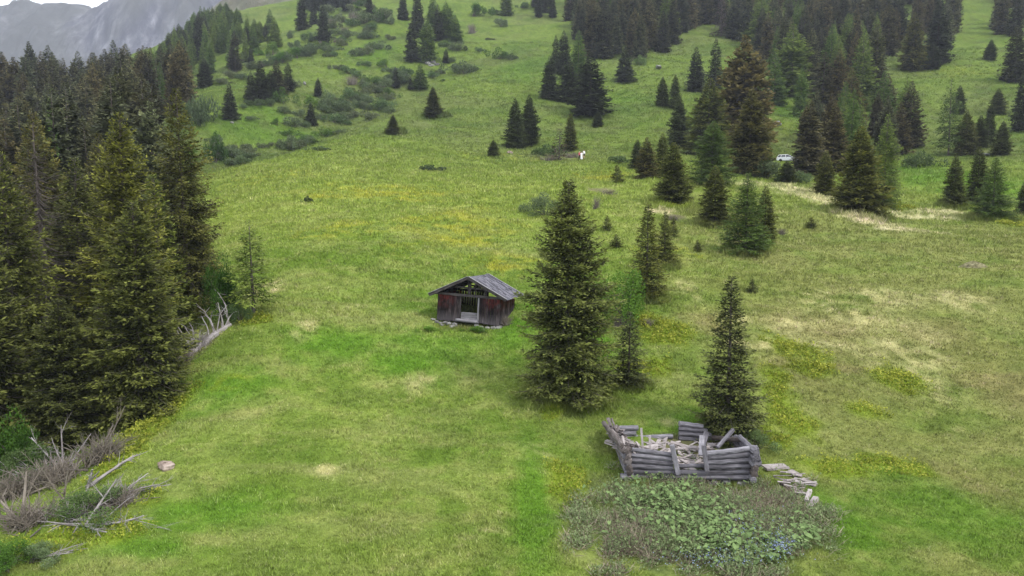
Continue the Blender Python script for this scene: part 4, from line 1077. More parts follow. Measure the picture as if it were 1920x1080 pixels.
bush('nearleaf', 418, 600, 64, 150, 'green broadleaf bush at the wood edge by the airy larch', (.55, .7, .6))
bush('nearwillow', 450, 603, 40, 50, 'grey-green bush over the end of the fallen log', (.8, .95, .75))
bush('nearleaf', 30, 905, 90, 170, 'green leafy bush in the shade of the wood behind the dead brush', (.55, .7, .5))
bush('nearwillow', 70, 905, 120, 90, 'grey-green bush between the dead branches', (.7, .8, .55))
bush('nearwillow', 190, 965, 130, 60, 'low grey-green bush among the fallen branches at the meadow rim', (.8, .95, .6))
bush('nearleaf', 10, 1070, 90, 70, 'leafy green bush in the lower corner of the meadow', (.75, .9, .7))
bush('nearwillow', 60, 1055, 70, 44, 'silvery willow shoot beside the leafy corner bush', (1.1, 1.15, 1.1))
bush('green_1', 362, 330, 70, 70, 'sunlit green bush behind the ragged spruce at the wood corner', (.9, 1.0, .7))
bush('green_0', 265, None or 332, 70, 70, 'bluish green bush in the gap of the wood above the meadow rim', (.7, .9, .8)) 
bush('scrub_0', 372, 232, 60, 66, 'grey-green bush at the gully side of the old wood', (.7, .75, .7))
bush('green_0', 404, 305, 40, 66, 'dark green bush where the meadow ridge meets the wood', (.45, .55, .45))
bush('scrub_1', 1722, 314, 44, 32, 'grey round bush at the roadside next to the grove', (.85, .9, .75))
bush('scrub_2', 1440, 335, 50, 36, 'grey bush below the front of the white car', (.9, .9, .85))
bush('scrub_0', 1488, 342, 44, 28, 'grey-green bush below the tail of the white car', (.9, .95, .85))
T('dry', 1752, 78, 28, 28, 'silver-grey bare tree in the high clearing', (1.2, 1.25, 1.35), name='dead_conifer')
bush('scrub_2', 1730, 98, 26, 14, 'pale bush at the skirt of the yellow-tinged spruce', (1.4, 1.4, 1.4))
bush('green_0', 1744, 126, 24, 26, 'bluish bush next to the yellow-tinged spruce', (.6, .8, .7))
T('dry', 1352, 68, 0, 46, 'silver-grey dead tree between wood and grove', (1.2, 1.25, 1.4), name='dead_conifer')
bush('scrub_1', 1022, 292, 40, 22, 'green bush between the white rock and the dry dead conifer', (.8, .95, .6))
bush('twig_0', 1028, 302, 50, 12, 'flat brushwood by the dry dead conifer, meadow side')
bush('twig_1', 1075, 296, 40, 14, 'flat brushwood between the dry dead conifer and the walkers')
bush('scrub_2', 1158, 305, 40, 14, 'low grey-green bush on the grass beyond the walkers', (.7, .8, .6))
bush('twig_0', 1465, 440, 26, 16, 'dark low twigs in the flat meadow below the straw strip')
bush('scrub_1', 578, 380, 14, 14, 'tiny dark shrub alone in the upper meadow', (.4, .45, .45))
bush('scrub_1', 1200, 122, 20, 20, 'pale green bush in the gap of the slope wood', (1.1, 1.2, .9))

# ------------------------------------------------------------------ the wooden hut
def build_hut():
    P, d = cast(877, 611)
    gz = P[2] + .24
    root = empty('hut', (P[0], P[1], gz), 'small dark weathered wooden hay hut with open gable in the meadow', 'hut', rz=rad(-13), tilt=(rad(-.0) + rad(-3.2), rad(2.6)))
    W, D, HW, RH = 4.15, 4.0, 1.72, 1.02          # width, depth, eaves, gable height above eaves
    x0, x1 = -W / 2, W / 2
    def boards(name, a, b, z0f, z1f, mat, gap=(0.0, .02), skip=(), n=None, t=.035):
        a = np.array(a, float); b = np.array(b, float); L = np.linalg.norm(b - a); n = n or int(L / .17)
        mb = MB(); dr = (b - a) / L
        for i in range(n):
            if i in skip: continue
            s = (i + .5) / n; c = a + (b - a) * s
            z0, z1 = z0f(s) + random.uniform(-.05, .04), z1f(s) - random.uniform(0, .03)
            w = L / n - random.uniform(*gap)
            nrm = np.array((-dr[1], dr[0], 0.0)) * random.uniform(-.012, .012)
            lean = random.uniform(-.012, .012)
            R = np.stack([dr, np.array((-dr[1], dr[0], 0)), np.array((0, 0, 1.0))], 1)
            Rl = R @ np.array(((math.cos(lean), 0, math.sin(lean)), (0, 1, 0), (-math.sin(lean), 0, math.cos(lean))))
            mb.box((c[0] + nrm[0], c[1] + nrm[1], (z0 + z1) / 2), (w, t, z1 - z0), Rl)
        return mb.build(name, mat, root)
    # local x to the right, y into the hill, front wall at y = 0
    dl, dr_ = -.50, .62                            # doorway
    boards('front_wall', (x0 + .04, 0, 0), (dl - .10, 0, 0), lambda s: .02, lambda s: HW - .02, M['hutboard'])
    boards('front_wall', (dr_ + .10, 0, 0), (x1 - .04, 0, 0), lambda s: -.02 - .06 * s, lambda s: HW - .05, M['hutboard'])
    boards('side_wall', (x0, .04, 0), (x0, D, 0), lambda s: .05 + .2 * s, lambda s: HW - .04, M['hutboard'], gap=(.01, .035))
    boards('side_wall', (x1, .04, 0), (x1, D, 0), lambda s: .0 + .3 * s, lambda s: HW - .04, M['hutboard'], gap=(.005, .03))
    boards('back_wall', (x0 + .06, D, 0), (x1 - .06, D, 0), lambda s: .2, lambda s: HW * (.97 if s < .55 else .80), M['hutboard'], gap=(.005, .045), skip=(14, 15))
    g = MB()   # boards still left in the back gable
    for x in np.arange(x0 + .35, -.15, .19):
        if -.35 < x < .35 and random.random() < .3: continue
        top = HW + RH * (1 - abs(x) / (W / 2)) - .20
        if top > HW + .12: g.box((x, D + .035, (HW + top) / 2 - .02), (.17, .03, top - HW - (0.22 if x > -1.1 else 0)))
    g.build('back_gable', M['hutdark'], root)
    def beam(name, a, b, w, h, mat='hutdark', **k):
        m = MB(); m.beam(a, b, w, h, **k); return m.build(name, M[mat], root)
    beam('header_beam', (x0 - .12, -.055, HW + .0), (x1 + .12, -.055, HW - .06), .13, .15, 'hutdark')
    beam('back_beam', (x0 - .1, D - .09, HW + .02), (x1 + .1, D - .09, HW + .02), .13, .15)
    beam('gable_tie', (-.95, -.02, HW + .48), (1.02, -.02, HW + .44), .09, .10)
    beam('gable_tie', (-1.0, D - .05, HW + .34), (1.0, D - .05, HW + .34), .09, .10)
    beam('king_post', (.02, -.02, HW + .09), (.0, -.02, HW + RH - .1), .20, .13, up=(0, 1, 0))
    beam('king_post', (.0, D - .06, HW + .1), (.0, D - .06, HW + RH - .1), .13, .11, up=(0, 1, 0))
    beam('gable_strut', (.42, -.02, HW + .06), (.40, -.02, HW + .72), .09, .09, up=(0, 1, 0))
    beam('gable_strut', (1.08, -.02, HW + .06), (1.05, -.02, HW + .44), .16, .08, up=(0, 1, 0))
    for (cx, cy) in ((x0 + .08, .09), (x1 - .08, .09), (x0 + .08, D - .09), (x1 - .08, D - .09)):
        beam('corner_post', (cx, cy, -.1), (cx, cy, HW - .08), .13, .13, up=(0, 1, 0))
    beam('door_post', (dl - .04, -.02, .05), (dl - .04, -.02, HW - .08), .10, .09, 'hutdark', up=(0, 1, 0))
    beam('door_post', (dr_ + .04, -.03, -.02), (dr_ + .04, -.03, HW - .10), .10, .09, 'hutgrey', up=(0, 1, 0))
    for i, z in enumerate((.22, .38, .54)):
        beam('door_rail', (dl + .03, .03 + .004 * i, z), (dr_ - .03, .03 + .004 * i, z - .02 + .012 * i), .045, .155, 'hutgrey')
    m = MB(); m.log((dl - .25, -.12, .10), (dr_ + .02, -.12, .07), .11, .10, 10, .05); m.build('sill_log', M['hutgrey'], root, smooth=True)
    beam('floor_beam', (x0, .14, .05), (x1, .14, .03), .14, .14)
    m = MB(); m.box((0, D / 2, .12), (W - .3, D - .5, .05)); m.build('floor', M['hutdark'], root)
    # roof: courses of grey boards on rafters
    oh, fo, bo = .42, .45, .42                      # overhang at eaves, front, back
    pitch = math.atan2(RH, W / 2)
    SL = (W / 2 + oh) / math.cos(pitch)
    ez = HW - oh * math.tan(pitch)
    for sgn in (-1, 1):
        R = np.stack([np.array((sgn * math.cos(pitch), 0, -math.sin(pitch))), np.array((0, 1.0, 0)), np.array((sgn * math.sin(pitch), 0, math.cos(pitch)))], 1)
        mb = MB(); nr = 9
        for i in range(nr):
            yy = -fo
            while yy < D + bo - .02:
                w = min(random.uniform(.16, .30), D + bo - yy)
                s0 = SL * i / nr; L = SL / nr + .13
                mid = np.array((0, yy + w / 2, HW + RH + .13)) + R[:, 0] * (s0 + L / 2 - .02) + R[:, 2] * (.002 * i + random.uniform(0, .010))
                tl = 0.035
                R2 = R @ np.array(((math.cos(tl), 0, math.sin(tl)), (0, 1, 0), (-math.sin(tl), 0, math.cos(tl))))
                mb.box(mid, (L, w - .006, .022), R2, tint=random.random())
                yy += w
        rp = mb.build('roof_panel', M['roof'], root)
        for y in (-fo + .10, D * .33, D * .66, D + bo - .1):
            a = np.array((0, y, HW + RH + .035)) ; b = a + R[:, 0] * (SL - .06)
            m = MB(); m.beam(a + R[:, 0] * .05, b, .10, .12, up=(0, 1, 0)); m.build('rafter', M['hutdark'], root)
        for y, mt in ((-fo - .022, 'hutdark'), (D + bo + .022, 'hutgrey')):
            a = np.array((0, y, HW + RH + .095)); m = MB(); m.beam(a, a + R[:, 0] * (SL + .03), .17, .035, up=(0, 1, 0), tint=.8); m.build('barge_board', M[mt], root)
            m = MB(); m.beam(a + R[:, 2] * .10, a + R[:, 2] * .10 + R[:, 0] * (SL + .04), .03, .13, up=(0, 1, 0), tint=1.0); m.build('verge_strip', M['hutgrey'], root)
    m = MB(); m.log((0, -fo + .02, HW + RH - .02), (0, D + bo - .02, HW + RH - .02), .075, .075, 8); m.build('ridge_beam', M['hutdark'], root, smooth=True)
    for s in (-1, 1):
        m = MB(); m.log((s * (W / 2 - .02), -fo + .05, HW + .02), (s * (W / 2 - .02), D + bo - .05, HW + .02), .08, .08, 8); m.build('wall_plate', M['hutdark'], root, smooth=True)
    for i, (x, y, z, sx, sy, sz) in enumerate([(-2.02, -.05, -.10, .40, .35, .22), (-1.72, -.12, -.16, .30, .3, .2), (-1.45, -.06, -.10, .34, .3, .20), (-1.18, -.16, -.12, .36, .34, .22), (-.82, -.08, -.16, .5, .36, .26),
            (-.75, -.34, -.26, .7, .4, .22), (-1.6, -.26, -.24, .30, .28, .16), (.62, -.05, -.14, .35, .3, .2), (.95, -.1, -.2, .4, .34, .2), (1.35, -.1, -.22, .4, .34, .24), (1.72, -.02, -.2, .42, .35, .24), (2.05, .15, -.15, .35, .4, .3), (-2.3, .05, .02, .36, .3, .16), (1.1, -.35, -.32, .5, .3, .18)]):
        m = MB(); m.stone((x, y - .05, z - .04), (sx * .85, sy, sz * .9), seed=i + 3, tint=.35 + .3 * random.random()); m.build('foundation_stone', M['stone'], root)
    return root
build_hut()
P_, d_ = cast(944, 612)
bush('twig_1', 945, 610, 34, 26, 'dry pale grass clump and twigs at the hut corner', (1, 1, 1), cat='plant', name='dry_grass_clump')
bush('nearleaf', 898, 622, 34, 14, 'low leafy plant before the hut doorway', (1.25, 1.4, .9), cat='plant', name='leafy_plant')
bush('nearleaf', 806, 620, 26, 12, 'low leafy plant by the lower stones of the hut', (1.25, 1.4, .9), cat='plant', name='leafy_plant')

# ------------------------------------------------------------------ the ruined log cabin
RP, RD = cast(1293, 904)
RZ = RP[2] + .10
RYAW = rad(-2)
def rl(x, y, z=0):
    """ruin frame -> world"""
    c, s = math.cos(RYAW), math.sin(RYAW)
    return np.array((RP[0] + c * x - s * y, RP[1] + s * x + c * y, RZ + z))
def build_ruin():
    root = empty('log_cabin', (RP[0], RP[1], RZ), 'roofless ruined log cabin of collapsed silver-grey logs', 'log cabin', rz=RYAW)
    sd = [0]
    def log(a, b, r, r1=None, mat='greylog', bend=0.0, rough=.05, name='log', sides=10):
        sd[0] += 1
        m = MB(); m.log(a, b, r, r1, sides, rough, bend, sd[0] * 7); return m.build(name, M[mat], root, smooth=False)
    X0, X1, DP = -2.48, 2.48, 3.6
    # front wall, door gap in the middle
    log((X0 + .10, 0, .10), (X1 + .05, .02, .13), .125, .12)
    log((X0 + .02, 0, .33), (X1 + .0, .03, .37), .115, .115, bend=-.05)
    for i, (zl, zr) in enumerate([(.57, .50), (.80, .68), (1.02, .86), (1.24, 1.03)]):
        log((X0 - .02 + .05 * i, .02 * i, zl), (-.70 - .02 * i, .0, zr), .112 if i < 3 else .095, .105)
    for i, (zl, zr) in enumerate([(.55, .62), (.74, .86), (.94, 1.09), (1.12, 1.32)]):
        log((.66, .0, zl), (X1 - .05 - .02 * i, .02 * i, zr), .10, .112)
    log((-.62, .05, .55), (.58, .05, .60), .085, .085, 'greylog')                       # threshold
    m = MB(); m.beam((-.78, -.13, 1.50), (-.50, -.14, .28), .19, .13, up=(0, 1, 0)); m.build('door_post', M['greylog'], root)
    m = MB(); m.beam((.50, -.13, 1.50), (.66, -.14, .44), .17, .12, up=(0, 1, 0)); m.build('door_post', M['greylog'], root)
    # left wall leans outwards, rotten
    for i in range(7):
        z = .12 + .215 * i; lean = -.05 - .085 * i
        mt = 'rotlog' if i in (3, 5, 6) else 'greylog'
        log((X0 + lean * .5, -.25 + .06 * i, z - .03), (X0 + lean * 1.3 - .05, DP - (.0 if i < 6 else .5), z + .02), .105, .10, mat=mt, rough=.09)
    for i in range(6):                                                                       # rotten corner ends
        log((X0 + .02 - .03 * i, -.34 + random.uniform(-.05, .05), .16 + .22 * i), (X0 + .12 - .02 * i, .12, .16 + .22 * i), .12, .10, 'rotlog', rough=.22, name='log_end')
    log((X0 - .35, -.22, .14), (X0 + .18, -.16, .16), .17, .16, 'greylog', rough=.12, name='log_end')
    # right wall, ends of the logs towards the viewer
    for i in range(6):
        z = .18 + .22 * i
        log((X1 - .02 + .04 * (i % 3), -.42 + .05 * (i % 4), z), (X1 + .06 - .03 * i, DP - .7 * max(0, i - 2), z + .02 + .05 * (i > 3)), .135, .105, rough=.07, mat='rotlog' if i in (1, 2) else 'greylog')
    for i in range(4):
        log((X1 + .02, .1 + .02 * i, .66 + .22 * i), (X1 + .42 - .05 * i, .12, .67 + .22 * i), .125, .12, name='log_end')
    for i, x in enumerate((2.62, 2.74, 2.84)):                                                    # leaning splintered boards at that corner
        m = MB(); m.beam((x, -.05 + .25 * i, -.1), (x - .12, .2 + .2 * i, .95 - .18 * i), .2, .04, up=(0, 1, 0)); m.build('leaning_board', M['rotlog'], root)
    # back wall: a tall piece, a low run, a stub
    for i in range(6):
        z = .10 + .235 * i
        log((.22, DP, z), (2.3 - .20 * i, DP + .02, z - .03 * i), .125, .115)
    for i in range(2): log((-2.3, DP, .05 + .23 * i), (.18, DP, .08 + .23 * i), .115, .11)
    log((-1.55, DP - .02, .58), (-.05, DP, .66), .115, .11)
    for i in range(5): log((-2.65 - .03 * i, DP - .02, .14 + .22 * i), (-1.62 - .1 * (i % 2), DP, .16 + .22 * i), .115, .12)
    # fallen members still caught in the walls
    log((1.35, 1.1, 1.00), (2.15, 1.7, 1.60), .085, .09)
    log((1.7, 3.2, .75), (2.5, 1.0, 1.36), .11, .10, 'rotlog')
    m = MB(); m.beam((.70, 1.3, .72), (1.25, 2.6, 1.20), .24, .05); m.build('fallen_plank', M['greylog'], root)
    m = MB(); m.beam((.55, .5, .86), (1.0, 2.4, 1.10), .22, .05); m.build('fallen_plank', M['greylog'], root)
    for (x, y, z0, z1, dx) in ((-1.72, 1.2, .5, 1.75, -.10), (-1.42, 1.3, .5, 1.40, -.02)):
        m = MB(); m.beam((x, y, z0), (x + dx, y + .1, z1), .09, .05, up=(0, 1, 0), tint=1.0); m.build('upright_lath', M['splinter'], root)
    for i, x in enumerate((-2.3, -1.95, -1.6, -1.2, .05, .5, .35, .95, 1.5, 2.1, 2.45)):
        m = MB(); m.stone((x, -.05 + .1 * (i % 3), -.10 - .05 * (i % 2)), (.42, .4, .26), seed=40 + i); m.build('foundation_stone', M['stone'], root)
build_ruin()
# loose boards in the heap inside and around: each one a thing
def plank(name, c, L, w, t, az, el, roll, mat, label, group, cat='plank', jit=.012):
    d = np.array((math.cos(az) * math.cos(el), math.sin(az) * math.cos(el), math.sin(el)))
    m = MB()
    up = np.array((math.sin(roll) * -math.sin(az), math.sin(roll) * math.cos(az), math.cos(roll)))
    m.beam(-d * L / 2, d * L / 2, w, t, up=up, jit=jit)
    o = m.build(name, M[mat]); o.location = c
    return tag(o, label, cat, group)
rp = random.Random(4)
for i in range(125):
    x = rp.uniform(-2.2, 1.7); y = rp.uniform(.35, 3.2)
    zh = .26 + .32 * max(0, 1 - abs(x + 1.3) / 1.6) * max(0, 1 - abs(y - 1.4) / 2.4) + .10 * rp.random() + .05 * y
    plank('loose_plank', rl(x, y, zh), rp.uniform(.35, 1.5), rp.uniform(.05, .18), rp.uniform(.02, .05), rp.uniform(0, 6.28), rp.uniform(-.25, .25), rp.uniform(-.5, .5),
          'splinter', 'splintered grey board in the heap inside the ruined log cabin', 'boards heaped inside the ruin')
for i in range(46):
    y = rp.uniform(.2, 3.4); k = rp.random()
    plank('loose_plank', rl(-2.62 - .10 * y + rp.uniform(-.2, .5), y, 1.28 - .4 * k), rp.uniform(.5, 1.6), rp.uniform(.06, .16), rp.uniform(.02, .05), rad(100) + rp.uniform(-.5, .5), rp.uniform(-.3, .35), rp.uniform(-.7, .7),
          'splinter' if k > .35 else 'rotlog', 'splintered board fallen on the leaning wall of the ruined log cabin', 'boards on the leaning wall')
def on_ground(px, py, dz=0.0):
    P, d = cast(px, py); P = P.copy(); P[2] += dz; return P
for i in range(22):
    px = 1495 + rp.uniform(-32, 26); py = 906 + rp.uniform(-16, 22) + (px - 1495) * .35
    plank('loose_plank', on_ground(px, py, .06 + .1 * rp.random()), rp.uniform(.25, .8), rp.uniform(.05, .12), .03, rp.uniform(-.9, .2), rp.uniform(-.15, .25), rp.uniform(-.5, .5),
          'splinter', 'small splintered wood scrap in the heap on the slope beside the ruin', 'scraps beside the ruin')
def slope_beam(name, p, q, w, t, mat, label, cat):
    a, b = on_ground(*p, dz=t * .6), on_ground(*q, dz=t * .6)
    m = MB(); c = (a + b) / 2; m.beam(a - c, b - c, w, t, jit=.02); o = m.build(name, M[mat]); o.location = c
    return tag(o, label, cat)
slope_beam('loose_plank', (1432, 880), (1474, 876), .5, .10, 'splinter', 'wide flat grey slab of wood lying beside the ruin corner', 'plank')
slope_beam('loose_plank', (1481, 884), (1500, 893), .28, .06, 'splinter', 'short bleached board lying uphill of the scrap heap', 'plank')
slope_beam('loose_plank', (1503, 900), (1531, 911), .34, .06, 'splinter', 'longer bleached board lying beyond the scrap heap', 'plank')
slope_beam('loose_plank', (1464, 908), (1497, 928), .18, .10, 'rotlog', 'brownish beam at the rim of the dry weeds', 'plank')
slope_beam('loose_log', (1517, 958), (1529, 938), .20, .16, 'splinter', 'lower of two short pale log stumps lying on the slope', 'log')
slope_beam('loose_log', (1512, 944), (1518, 922), .16, .12, 'splinter', 'upper of two short pale log stumps lying on the slope', 'log')

# ------------------------------------------------------------------ ground cover
def cards_stuff(name, label, mat, P, d, L, W, up, tint):
    V = diamonds(P, d, L, W, up, rng)
    me = mesh_np(name, V.reshape(-1, 3), np.arange(len(P) * 4).reshape(-1, 4), M[mat], {'tint': tint})
    tag(link(name, me), label, name.replace('_', ' '), kind='stuff')
def scatter(pl, n, grow=1.0, thr=.35, seed=3):
    rg = np.random.default_rng(seed); xs, ys = [], []
    ar = np.array([p[2] * p[3] for p in pl]); ar = np.minimum(ar, 40); k = rg.choice(len(pl), n, p=ar / ar.sum())
    q = np.sqrt(rg.uniform(0, 1.7, n)); a = rg.uniform(0, 6.283, n)
    c = np.array(pl)[k]
    x = c[:, 0] + c[:, 2] * q * np.cos(a) * grow; y = c[:, 1] + c[:, 3] * q * np.sin(a) * grow
    nz = .55 * fbm(x / 3.2, y / 2.2, 47, 4) + .45 * fbm(x / .75, y / .7, 53, 3)
    m = mask(pl, x, y, .5 + (nz - .5) * 1.7, 1.0) * (0.35 + 1.1 * fbm(x / 1.1, y / .9, 141, 2)); keep = m > thr + rg.uniform(-.25, .45, n)
    return x[keep], y[keep]
def bilberry():
    x, y = scatter(BILB, 60000)
    n = len(x); z = H(x, y); d = np.hypot(x, y)
    cl = fbm(x / .55, y / .5, 131, 2)
    hh = np.clip((cl - .30) * .8, .02, .3) * rng.uniform(.2, 1.0, n)
    P = np.stack([x, y, z + hh], -1)
    dd = norm(rng.normal(0, 1, (n, 3)) + np.array((0, 0, .35)))
    L = rng.uniform(.07, .15, n) * np.clip(d / 36, .8, 2)
    tint = np.clip(.15 + 1.1 * (cl - .3) + rng.uniform(-.25, .35, n) + hh, 0, 1)
    cards_stuff('bilberry_shrubs', 'yellow-green bilberry cover growing in patches on the slope', 'bilberry', P, dd, L, L * .7, norm(np.array((0, 0, 1.0)) + rng.normal(0, .5, (n, 3))), tint)
bilberry()
def heart_leaves():
    """big rounded dock leaves in front of the ruin"""
    rg = np.random.default_rng(8)
    px = rg.uniform(1095, 1540, 15000); py = rg.uniform(893, 1078, 15000)
    u = (px - 1310) / 215; v = (py - 985) / 92
    core = np.exp(-((px - 1265) / 75) ** 2 - ((py - 950) / 38) ** 2) * 1.2 + np.exp(-((px - 1400) / 85) ** 2 - ((py - 1030) / 32) ** 2) * .95 + np.exp(-((px - 1330) / 60) ** 2 - ((py - 1000) / 40) ** 2) * .7 + np.exp(-((px - 1515) / 18) ** 2 - ((py - 1010) / 30) ** 2) + .35 * np.exp(-((px - 1190) / 60) ** 2 - ((py - 920) / 20) ** 2)
    keep = (np.hypot(u, v) + (fbm(px / 30, py / 18, 19, 3) - .5) * .9 < 1.08) & (rg.uniform(0, 1, 15000) < core * (0.55 + .6 * fbm(px / 22, py / 14, 5, 2)) * .62)
    P = np.array([on_ground(a, b) for a, b in zip(px[keep], py[keep])])
    n = len(P)
    hh = rg.uniform(.10, .48, n); s = rg.uniform(.035, .095, n) * np.where(rg.uniform(0, 1, n) < .18, 1.5, 1)
    P[:, 2] += hh
    az = rg.uniform(0, 6.283, n); tl = rg.uniform(.0, .75, n)
    f = np.stack([np.cos(az) * np.cos(tl), np.sin(az) * np.cos(tl), -np.sin(tl)], -1)
    sd = np.stack([-np.sin(az), np.cos(az), rg.normal(0, .2, n)], -1); up = np.cross(f, norm(sd)); sd = norm(sd)
    out = np.array([(0, 0, 0), (-.35, .55, .12), (.15, .85, .16), (.85, .75, .10), (1.45, .35, 0), (1.75, 0, -.06), (1.45, -.35, 0), (.85, -.75, .10), (.15, -.85, .16), (-.35, -.55, .12)])
    V = P[:, None] + s[:, None, None] * (out[None, :, 0, None] * f[:, None] + out[None, :, 1, None] * sd[:, None] + out[None, :, 2, None] * up[:, None])
    k = len(out)
    base = np.arange(n)[:, None] * k
    F = np.concatenate([base + np.array([[0, a, a + 1]]) for a in range(1, k - 1)], 0)
    t1 = np.clip(.2 + hh * 1.1 + rg.uniform(-.25, .3, n), 0, 1)
    tint = np.tile(t1, k - 2)
    # stalks under the leaves
    m = mesh_np('dock_leaves', V.reshape(-1, 3), F, M['dock'], {'tint': tint})
    tag(link('dock_leaves', m), 'big blue-green dock leaves crowding before the ruin', 'dock leaves', kind='stuff')
heart_leaves()
def weeds():
    rg = np.random.default_rng(9)
    n0 = 6200
    px = rg.uniform(1060, 1570, n0); py = rg.uniform(860, 1090, n0)
    keep = np.hypot((px - 1310) / 222, (py - 985) / 96) + (fbm(px / 34, py / 20, 15, 3) - .5) * 1.3 + rg.uniform(-.12, .25, n0) < 1.0
    px, py = px[keep], py[keep]
    P = np.array([on_ground(a, b) for a, b in zip(px, py)]); n = len(P)
    brown = np.clip(np.exp(-((px - 1180) / 60) ** 2 - ((py - 1020) / 40) ** 2) + np.exp(-((px - 1440) / 70) ** 2 - ((py - 945) / 40) ** 2) + np.exp(-((px - 1310) / 25) ** 2 - ((py - 925) / 25) ** 2), 0, 1)
    # dry stems
    k = 9
    b = np.repeat(np.arange(n), np.where(rg.uniform(0, 1, n) < brown * .9, 22, 4)); m = len(b)
    p = P[b] + np.stack([rg.normal(0, .10, m), rg.normal(0, .10, m), np.zeros(m) - .03], -1)
    d = norm(np.stack([rg.normal(0, .75, m), rg.normal(0, .75, m), rg.uniform(.25, 1, m)], -1))
    L = rg.uniform(.20, .6, m)
    cards_stuff('dead_stems', 'dry brown weed stems tangled before the ruin', 'drystem', p, d, L, rg.uniform(.012, .024, m), norm(rg.normal(0, 1, (m, 3))), np.clip(.4 + rg.normal(0, .3, m), 0, 1))
    # small grey-green leaves
    b = np.repeat(np.arange(n), 12); m = len(b)
    hh = np.repeat(.06 + .38 * fbm(P[:, 0] / .6, P[:, 1] / .6, 25, 2), 12) * rg.uniform(.1, 1.2, m)
    p = P[b] + np.stack([rg.normal(0, .14, m), rg.normal(0, .14, m), hh], -1)
    L = rg.uniform(.05, .12, m)
    cards_stuff('weeds', 'grey-green nettles and weeds round the dock leaves', 'weed', p, norm(rg.normal(0, 1, (m, 3)) + np.array((0, 0, .3))), L, L * .55, norm(np.array((0, 0, 1.0)) + rg.normal(0, .5, (m, 3))), np.clip(rg.uniform(.1, 1, m) * (1 - .35 * brown[b]), 0, 1))
    # blue flowers
    f0 = 900
    px = np.concatenate([rg.normal(1465, 14, f0 // 3), rg.normal(1405, 34, f0 // 3), rg.normal(1360, 60, f0 // 3)]); py = np.concatenate([rg.normal(1035, 10, f0 // 3), rg.normal(1020, 24, f0 // 3), rg.normal(1062, 10, f0 // 3)])
    Q = np.array([on_ground(a, c, .28) for a, c in zip(px, py)]); m = len(Q); Q[:, 2] += rg.uniform(-.05, .12, m)
    cards_stuff('forget_me_nots', 'tiny pale blue flowers among the weeds', 'blueflower', Q, norm(rg.normal(0, 1, (m, 3))), rg.uniform(.025, .05, m), rg.uniform(.025, .045, m), norm(rg.normal(0, .4, (m, 3)) + np.array((0, 0, 1.0))), rg.uniform(0, 1, m))
weeds()
def flowers():
    x, y = scatter(YELLOW, 9000, thr=.2, seed=6); n = len(x); d = np.hypot(x, y)
    P = np.stack([x, y, H(x, y) + rng.uniform(.15, .3, n)], -1)
    s = rng.uniform(.02, .05, n) * np.clip(d / 45, .8, 2.2)
    cards_stuff('meadow_flowers', 'yellow flowers sprinkled through the meadow grass', 'yellowflower', P, norm(rng.normal(0, 1, (n, 3)) * np.array((1, 1, .3))), s, s, norm(rng.normal(0, .3, (n, 3)) + np.array((0, 0, 1.0))), rng.uniform(0, 1, n))
flowers()

# ------------------------------------------------------------------ fallen trees and dead branches
def branch_rec(mb, p, d, L, r, depth, rg, droop=0.0, kids=(3, 6)):
    s = np.linspace(0, 1, 6)
    wob = norm(rg.normal(0, 1, 3)) * L * rg.uniform(.08, .22)
    pts = p + d * L * s[:, None] + wob * (s[:, None] ** 2) + np.array((0, 0, -droop * L)) * (s[:, None] ** 2)
    mb.tube(pts, r * (1 - .72 * s), 5 if depth > 1 else 4, .08, seed=int(rg.integers(9999)))
    if depth == 0: return
    for _ in range(int(rg.integers(*kids))):
        f = rg.uniform(.2, .98); i = min(int(f * 5), 4)
        d2 = norm(d + rg.normal(0, .62, 3))
        branch_rec(mb, pts[i], d2, L * rg.uniform(.25, .55), r * (1 - .7 * f) * .62, depth - 1, rg, droop, kids)
def dead_tree(px, py, main, label, mat='deadwood', seed=0, name='dead_branch', r=.06, depth=3, droop=.05):
    """main: list of (direction, length)"""
    P = on_ground(px, py, .02); rg = np.random.default_rng(seed)
    e = empty(name, P, label, 'dead branch')
    for (d, L) in main:
        mb = MB(); branch_rec(mb, np.zeros(3), norm(np.array(d, float)), L, r, depth, rg, droop)
        mb.build('limb', M[mat], e)
def pile(key, px, py, w, h, label, color=(1, 1, 1)):
    P, d = cast(px, py)
    plant('brush_pile', key, P, h * d / FPX, w / 2 * d / FPX, label, 'brushwood', None, color, stem='stem')
pile('pile_0', 110, 905, 150, 60, 'wide tangle of dead grey twigs under the forked dead crown')
pile('pile_1', 100, 900, 150, 60, 'bleached sticks thrown over the dead twigs at the wood edge')
pile('pile_1', 215, 940, 120, 40, 'bleached sticks over the twigs reaching into the meadow')
pile('pile_0', 195, 862, 120, 60, 'purplish tangle of dead twigs at the upper rim of the brushwood')
pile('pile_1', 150, 975, 150, 46, 'pale tangle of bleached sticks lowest in the brushwood')
pile('pile_0', 60, 985, 170, 60, 'dark tangle of dead twigs in the lower corner of the brushwood')
pile('pile_0', 225, 945, 130, 40, 'thin grey tangle of twigs reaching into the meadow')
pile('pile_0', 30, 930, 130, 60, 'shaded tangle of dead twigs at the foot of the old wood')
pile('pile_1', 372, 652, 80, 46, 'bleached sticks heaped in the middle of the fallen tree')
pile('pile_0', 345, 680, 70, 36, 'grey twigs heaped at the thin end of the fallen tree')
dead_tree(120, 890, [((-.2, .3, 1), 2.3), ((-.7, .1, .8), 2.2), ((.5, .2, .9), 1.9)], 'bleached dead crown with upright forked limbs at the wood edge', seed=3, r=.055)
dead_tree(190, 850, [((.4, .4, .9), 2.2), ((.8, .3, .5), 2.0), ((.1, .5, .8), 1.6)], 'purplish bundle of dead twigs behind the forked dead crown', 'deadtwig', seed=4, r=.05)
